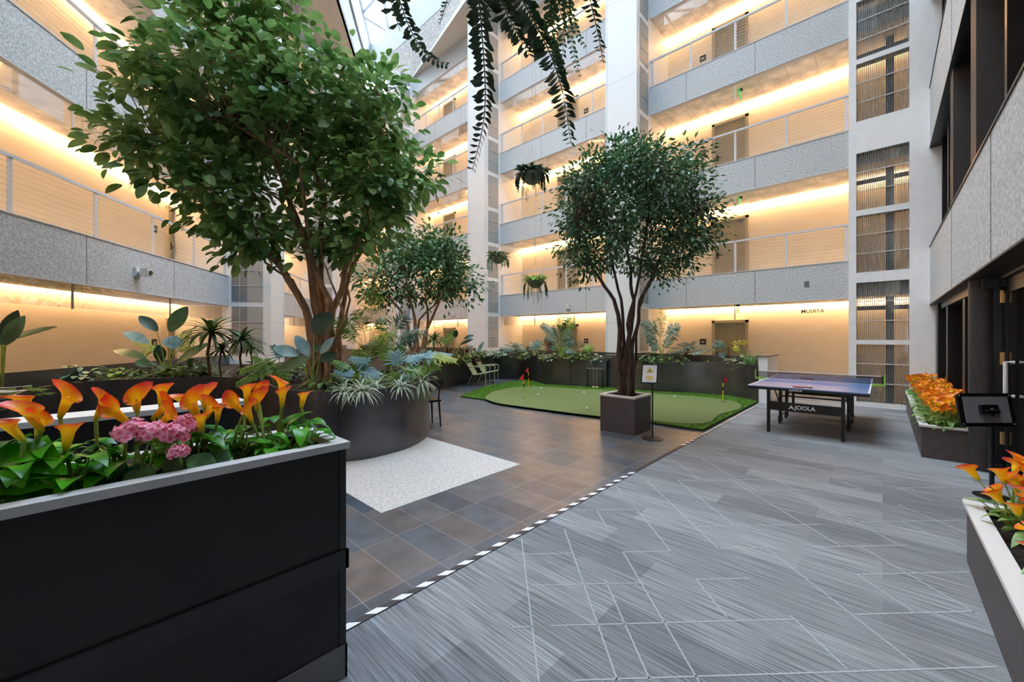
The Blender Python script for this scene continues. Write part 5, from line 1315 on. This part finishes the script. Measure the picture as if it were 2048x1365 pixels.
for a in [
    ('fernb', 42, 5.15, .75, 'spiky yellow-green fern at the far left of the planter'),
    ('pale', 165, 6.75, 1.25, 'grey-green round-leaved shrub at the left of the wavy planter'), ('olive', 238, 7.0, 1.1, 'olive small-leaved shrub beside the grey-green shrub'),
    ('green', 300, 7.0, 1.15, 'dense dark shrub at the foot of the left paddle plant'), ('olive', 345, 7.1, 1.2, 'olive bushy shrub right of the left paddle plant'),
    ('green', 375, 7.4, 1.3, 'dark bushy shrub left of the dracaenas'), ('green', 400, 7.9, 1.1, 'dark shrub against the back wall by the dracaenas'), ('variegated', 408, 8.6, 1.1, 'pale shrub behind the dracaenas'),
    ('dracaena', 422, 7.3, 1.55, 'tallest dracaena with a drooping leaf crown on a bent stem'), ('dracaena', 483, 7.6, 1.30, 'green dracaena to the right of the tallest one'), ('dracaena', 443, 7.5, .95, 'short dracaena between the two taller ones'), ('dracaena', 500, 8.2, 1.0, 'slender dracaena in front of the left pier window'),
    ('silver', 450, 7.6, .8, 'pale strappy plant among the dracaena stems'), ('green', 515, 7.4, 1.2, 'dark low shrub behind the slashed yellow-green leaves'), ('variegated', 540, 7.2, 1.2, 'pale variegated shrub left of the big tree'), ('green', 580, 7.0, 1.1, 'low green shrub at the left foot of the big tree'),
    ('olive', 590, 7.8, 1.4, 'yellow-green shrub behind the big tree trunks'), ('green', 655, 5.35, 1.0, 'dark leafy clump at the front rim below the big tree'), ('green', 672, 5.6, .9, 'dark leafy clump between the paddle plant and blue leaves'), ('fernb', 705, 6.2, 1.2, 'bushy fern at the foot of the bright palm'), ('fernb', 760, 6.4, 1.1, 'bushy fern right of the bright palm'),
    ('silver', 722, 5.08, .95, 'silver strappy plant spilling over the planter rim, left one', ZP - .01), ('silver', 752, 5.45, .8, 'silver strappy plant between the two spilling ones', ZP - .01), ('silver', 800, 5.5, .8, 'silver strappy plant right of centre on the rim', ZP - .01), ('silver', 843, 5.98, .95, 'silver strappy plant at the right end of the rim', ZP - .01), ('silver', 690, 5.02, .7, 'silver strappy plant hanging over the seam of the planter', ZP - .01),
    ('green', 790, 6.6, 1.2, 'green shrub behind the blue slashed leaves'), ('green', 825, 7.2, 1.3, 'green shrub at the right back of the curved planter'), ('dracaena', 868, 11.2, 1.25, 'dark dracaena right of the middle tree'), ('redd', 893, 11.8, 1.5, 'reddish spiky dracaena by the middle tree'), ('cycad', 845, 10.5, 1.0, 'cycad under the middle tree'), ('dracaena', 800, 9.5, .9, 'young dracaena left of the middle tree trunks'),
    ('green', 875, 12.2, 1.6, 'dark shrub under the right side of the middle tree'), ('olive', 915, 12.6, 1.5, 'olive shrub left of the first pier'), ('redd', 930, 13.2, 1.5, 'brownish spiky plant left of the first pier'), ('green', 945, 13.9, 1.7, 'dark shrub at the foot of the first pier'), ('bromeliad', 906, 12.35, 1.5, 'bright yellow-green rosette on the planter corner'), ('bromeliad', 885, 11.9, 1.2, 'yellow rosette beside the blue leaves'),
    ('variegated', 958, 14.6, 1.6, 'white-flecked shrub below the first pier window'), ('variegated', 988, 15.1, 1.7, 'white-flecked shrub right of the first pier, left one'), ('variegated', 1008, 15.0, 1.6, 'white-flecked shrub right of the first pier, right one'), ('cycad', 1031, 14.6, 1.35, 'cycad with arching fronds between the two white piers'),
    ('green', 1054, 14.2, 1.5, 'dark shrub right of the cycad'), ('bromeliad', 1045, 14.4, 1.1, 'small yellow rosette by the cycad'), ('variegated', 1098, 13.1, 1.4, 'pale shrub at the foot of the upright palm, left one'), ('variegated', 1110, 12.9, 1.3, 'pale shrub directly before the upright palm'), ('green', 1140, 12.8, 1.4, 'green shrub right of the upright palm'), ('green', 1163, 12.7, 1.4, 'green shrub below the low arching fronds'), ('bromeliad', 1176, 12.5, 1.3, 'yellow rosette near the putter rack'), ('pale', 1200, 12.45, 1.2, 'pale sapling bush against the second pier'),
    ('green', 1302, 11.35, 1.25, 'dark shrub left of the tallest palm'), ('variegated', 1312, 11.4, 1.1, 'pale shrub at the foot of the tallest palm'), ('green', 1348, 11.35, 1.2, 'green shrub between tallest palm and cycad'), ('variegated', 1362, 11.3, 1.1, 'pale shrub just left of the right cycad'), ('cycad', 1376, 11.35, 1.5, 'big cycad in the right planter left of the door'), ('bromeliad', 1415, 11.05, .9, 'tiny yellow rosette alone in the right planter'),
    ('pale', 1478, 10.6, 1.3, 'silvery bush beside the ornamental grass'), ('variegated', 1486, 10.9, 1.3, 'silvery bush behind the ornamental grass'), ('grass', 1500, 10.2, 1.0, 'spiky green ornamental grass by the low white wall')]:
    put(*a)
for k, o in LIB.items():
    if k not in first:
        for ch in list(o.children): bpy.data.objects.remove(ch)
        bpy.data.objects.remove(o)

# ------------------------------------------------------------------ hanging baskets
def basket(px, py, d, R_, label, mt1, mt2, trail, seed, ztop=GLZ):
    c = W(px, d, Z(py, d)); t = thing('hanging_basket', label, 'hanging plant', c, 'hanging plant baskets'); r_ = random.Random(seed)
    m = MB(); m.lathe([(.02, -R_ * .78), (R_ * .45, -R_ * .66), (R_ * .8, -R_ * .35), (R_, 0), (R_ * .94, 0), (R_ * .2, -.05)], c, 20); m.build('bowl', 'bowl', t)
    top = Vector((c.x, c.y, c.z + R_ * 2.2)); m = MB()
    for k in range(3): m.tube([c + Vector((math.cos(k * 2.1) * R_, math.sin(k * 2.1) * R_, 0)), top], .003, 4, False)
    m.tube([top, (c.x, c.y, ztop)], .003, 4, False); m.build('wire', 'cable_steel', t)
    lm, tm, sm = MB(), MB(), MB()
    for i in range(150):
        a = r_.uniform(0, 6.28); q = R_ * r_.uniform(0, 1); p = c + Vector((q * math.cos(a), q * math.sin(a), r_.uniform(0, R_ * .5))); l = R_ * r_.uniform(.45, .8)
        lm.leaf(p, Vector((math.cos(a), math.sin(a), r_.uniform(0, 1.2))), UP, l, l * .4, 'ell', 1.0, .1, 4)
    for i in range(15):
        a = i * .42 + r_.uniform(-.2, .2); p = c + Vector((math.cos(a), math.sin(a), .05)) * R_; L = trail * r_.uniform(.4, 1.1)
        frond(tm, sm, [p, p + Vector((math.cos(a), math.sin(a), 0)) * R_ * .25 - UP * L * .3, p + Vector((math.cos(a), math.sin(a), 0)) * R_ * .3 - UP * L], R_ * .26, 18, .55, r_, Vector((math.cos(a), math.sin(a), .3)), 1.1, rad=.003)
    lm.build('foliage', mt1, t); tm.build('trailing_stems', mt2, t); sm.build('stems', 'stem_dark', t)
basket(1064, 350, 8.0, .25, 'highest hanging basket in front of the second gallery', 'fern_dark', 'fern_dark', .42, 1)
basket(996, 515, 11.5, .24, 'hanging basket in front of the first white pier', 'shrub_leaf', 'shrub_pale', .38, 2)
basket(1071, 563, 10.5, .24, 'bright green lowest hanging basket before the first gallery', 'palm_leaf', 'shrub_leaf', .62, 3)
basket(654, 470, 13.0, .32, 'pale hanging bowl seen through the branches of the big tree', 'shrub_leaf', 'shrub_leaf', .3, 4)
# the basket over the viewer, with fern fronds hanging into the picture
c = W(1010, 2.15, 3.72); t = thing('hanging_basket', 'large hanging fern basket overhead, its long fronds trailing into the top of the picture', 'hanging plant', c)
m = MB(); m.lathe([(.02, -.26), (.18, -.22), (.30, -.1), (.34, 0), (.32, 0), (.1, -.04)], c, 24); m.build('bowl', 'bowl', t)
m = MB(); top = c + UP * .7
for k in range(3): m.tube([c + Vector((math.cos(k * 2.1) * .34, math.sin(k * 2.1) * .34, 0)), top], .003, 4, False)
m.tube([top, (c.x, c.y, GLZ)], .003, 4, False); m.build('wire', 'cable_steel', t)
def hang(d, pxs, ll, n, w, mt_='fern_dark', nm='frond', rad=.006):
    lm, sm = MB(), MB(); p0 = c + (W(pxs[0][0], d) - W(1010, d)).normalized() * .28 if abs(pxs[0][0] - 1010) > 20 else c - FW * .28
    q = Vector((p0.x, p0.y, c.z)); pts = [q] + [W(a, d, Z(b, d)) for a, b in pxs]
    rr_ = random.Random(n); frond(lm, sm, pts, ll, n, w, rr_, (-FW + UP * .15).normalized(), 1.15, 'obo' if w > .4 else 'ell', .4, rad)
    o = lm.build(nm, mt_, t); sm.build('midrib', 'stem_dark', o)
hang(1.9, [(775, -110), (800, 10), (830, 80), (858, 118), (897, 131)], .062, 44, .52)
hang(1.7, [(770, -110), (775, -20), (790, 30), (800, 62)], .10, 14, .6)
hang(1.8, [(948, -90), (960, 10), (967, 110), (972, 190), (966, 260), (944, 342)], .070, 52, .62)
hang(2.0, [(985, -60), (1005, 10), (1030, 60), (1060, 112)], .085, 36, .42)
hang(2.0, [(1020, -60), (1045, 0), (1075, 55), (1105, 115), (1128, 190), (1142, 288)], .095, 50, .44)
hang(1.85, [(1165, -80), (1180, 0), (1195, 60), (1207, 126)], .05, 36, .38)
hang(2.1, [(905, -90), (900, -20), (890, 15), (879, 50)], .035, 20, .42)
hang(2.0, [(940, -60), (955, -10), (968, 40), (955, 95)], .07, 34, .22)
for i, pts in enumerate(([(1090, -50), (1105, 20), (1115, 80), (1105, 150)], [(1120, -50), (1140, 10), (1150, 60), (1172, 95)], [(1100, -50), (1125, 30), (1128, 90), (1118, 165)], [(1110, -50), (1115, 10), (1092, 50), (1085, 90)], [(1130, -50), (1135, 40), (1148, 110), (1160, 155)], [(1095, -50), (1100, 60), (1120, 120), (1135, 150)])):
    hang(1.95, pts, .038, 34, .62, 'ficus_leaf_small', 'trailing_vine', .003)
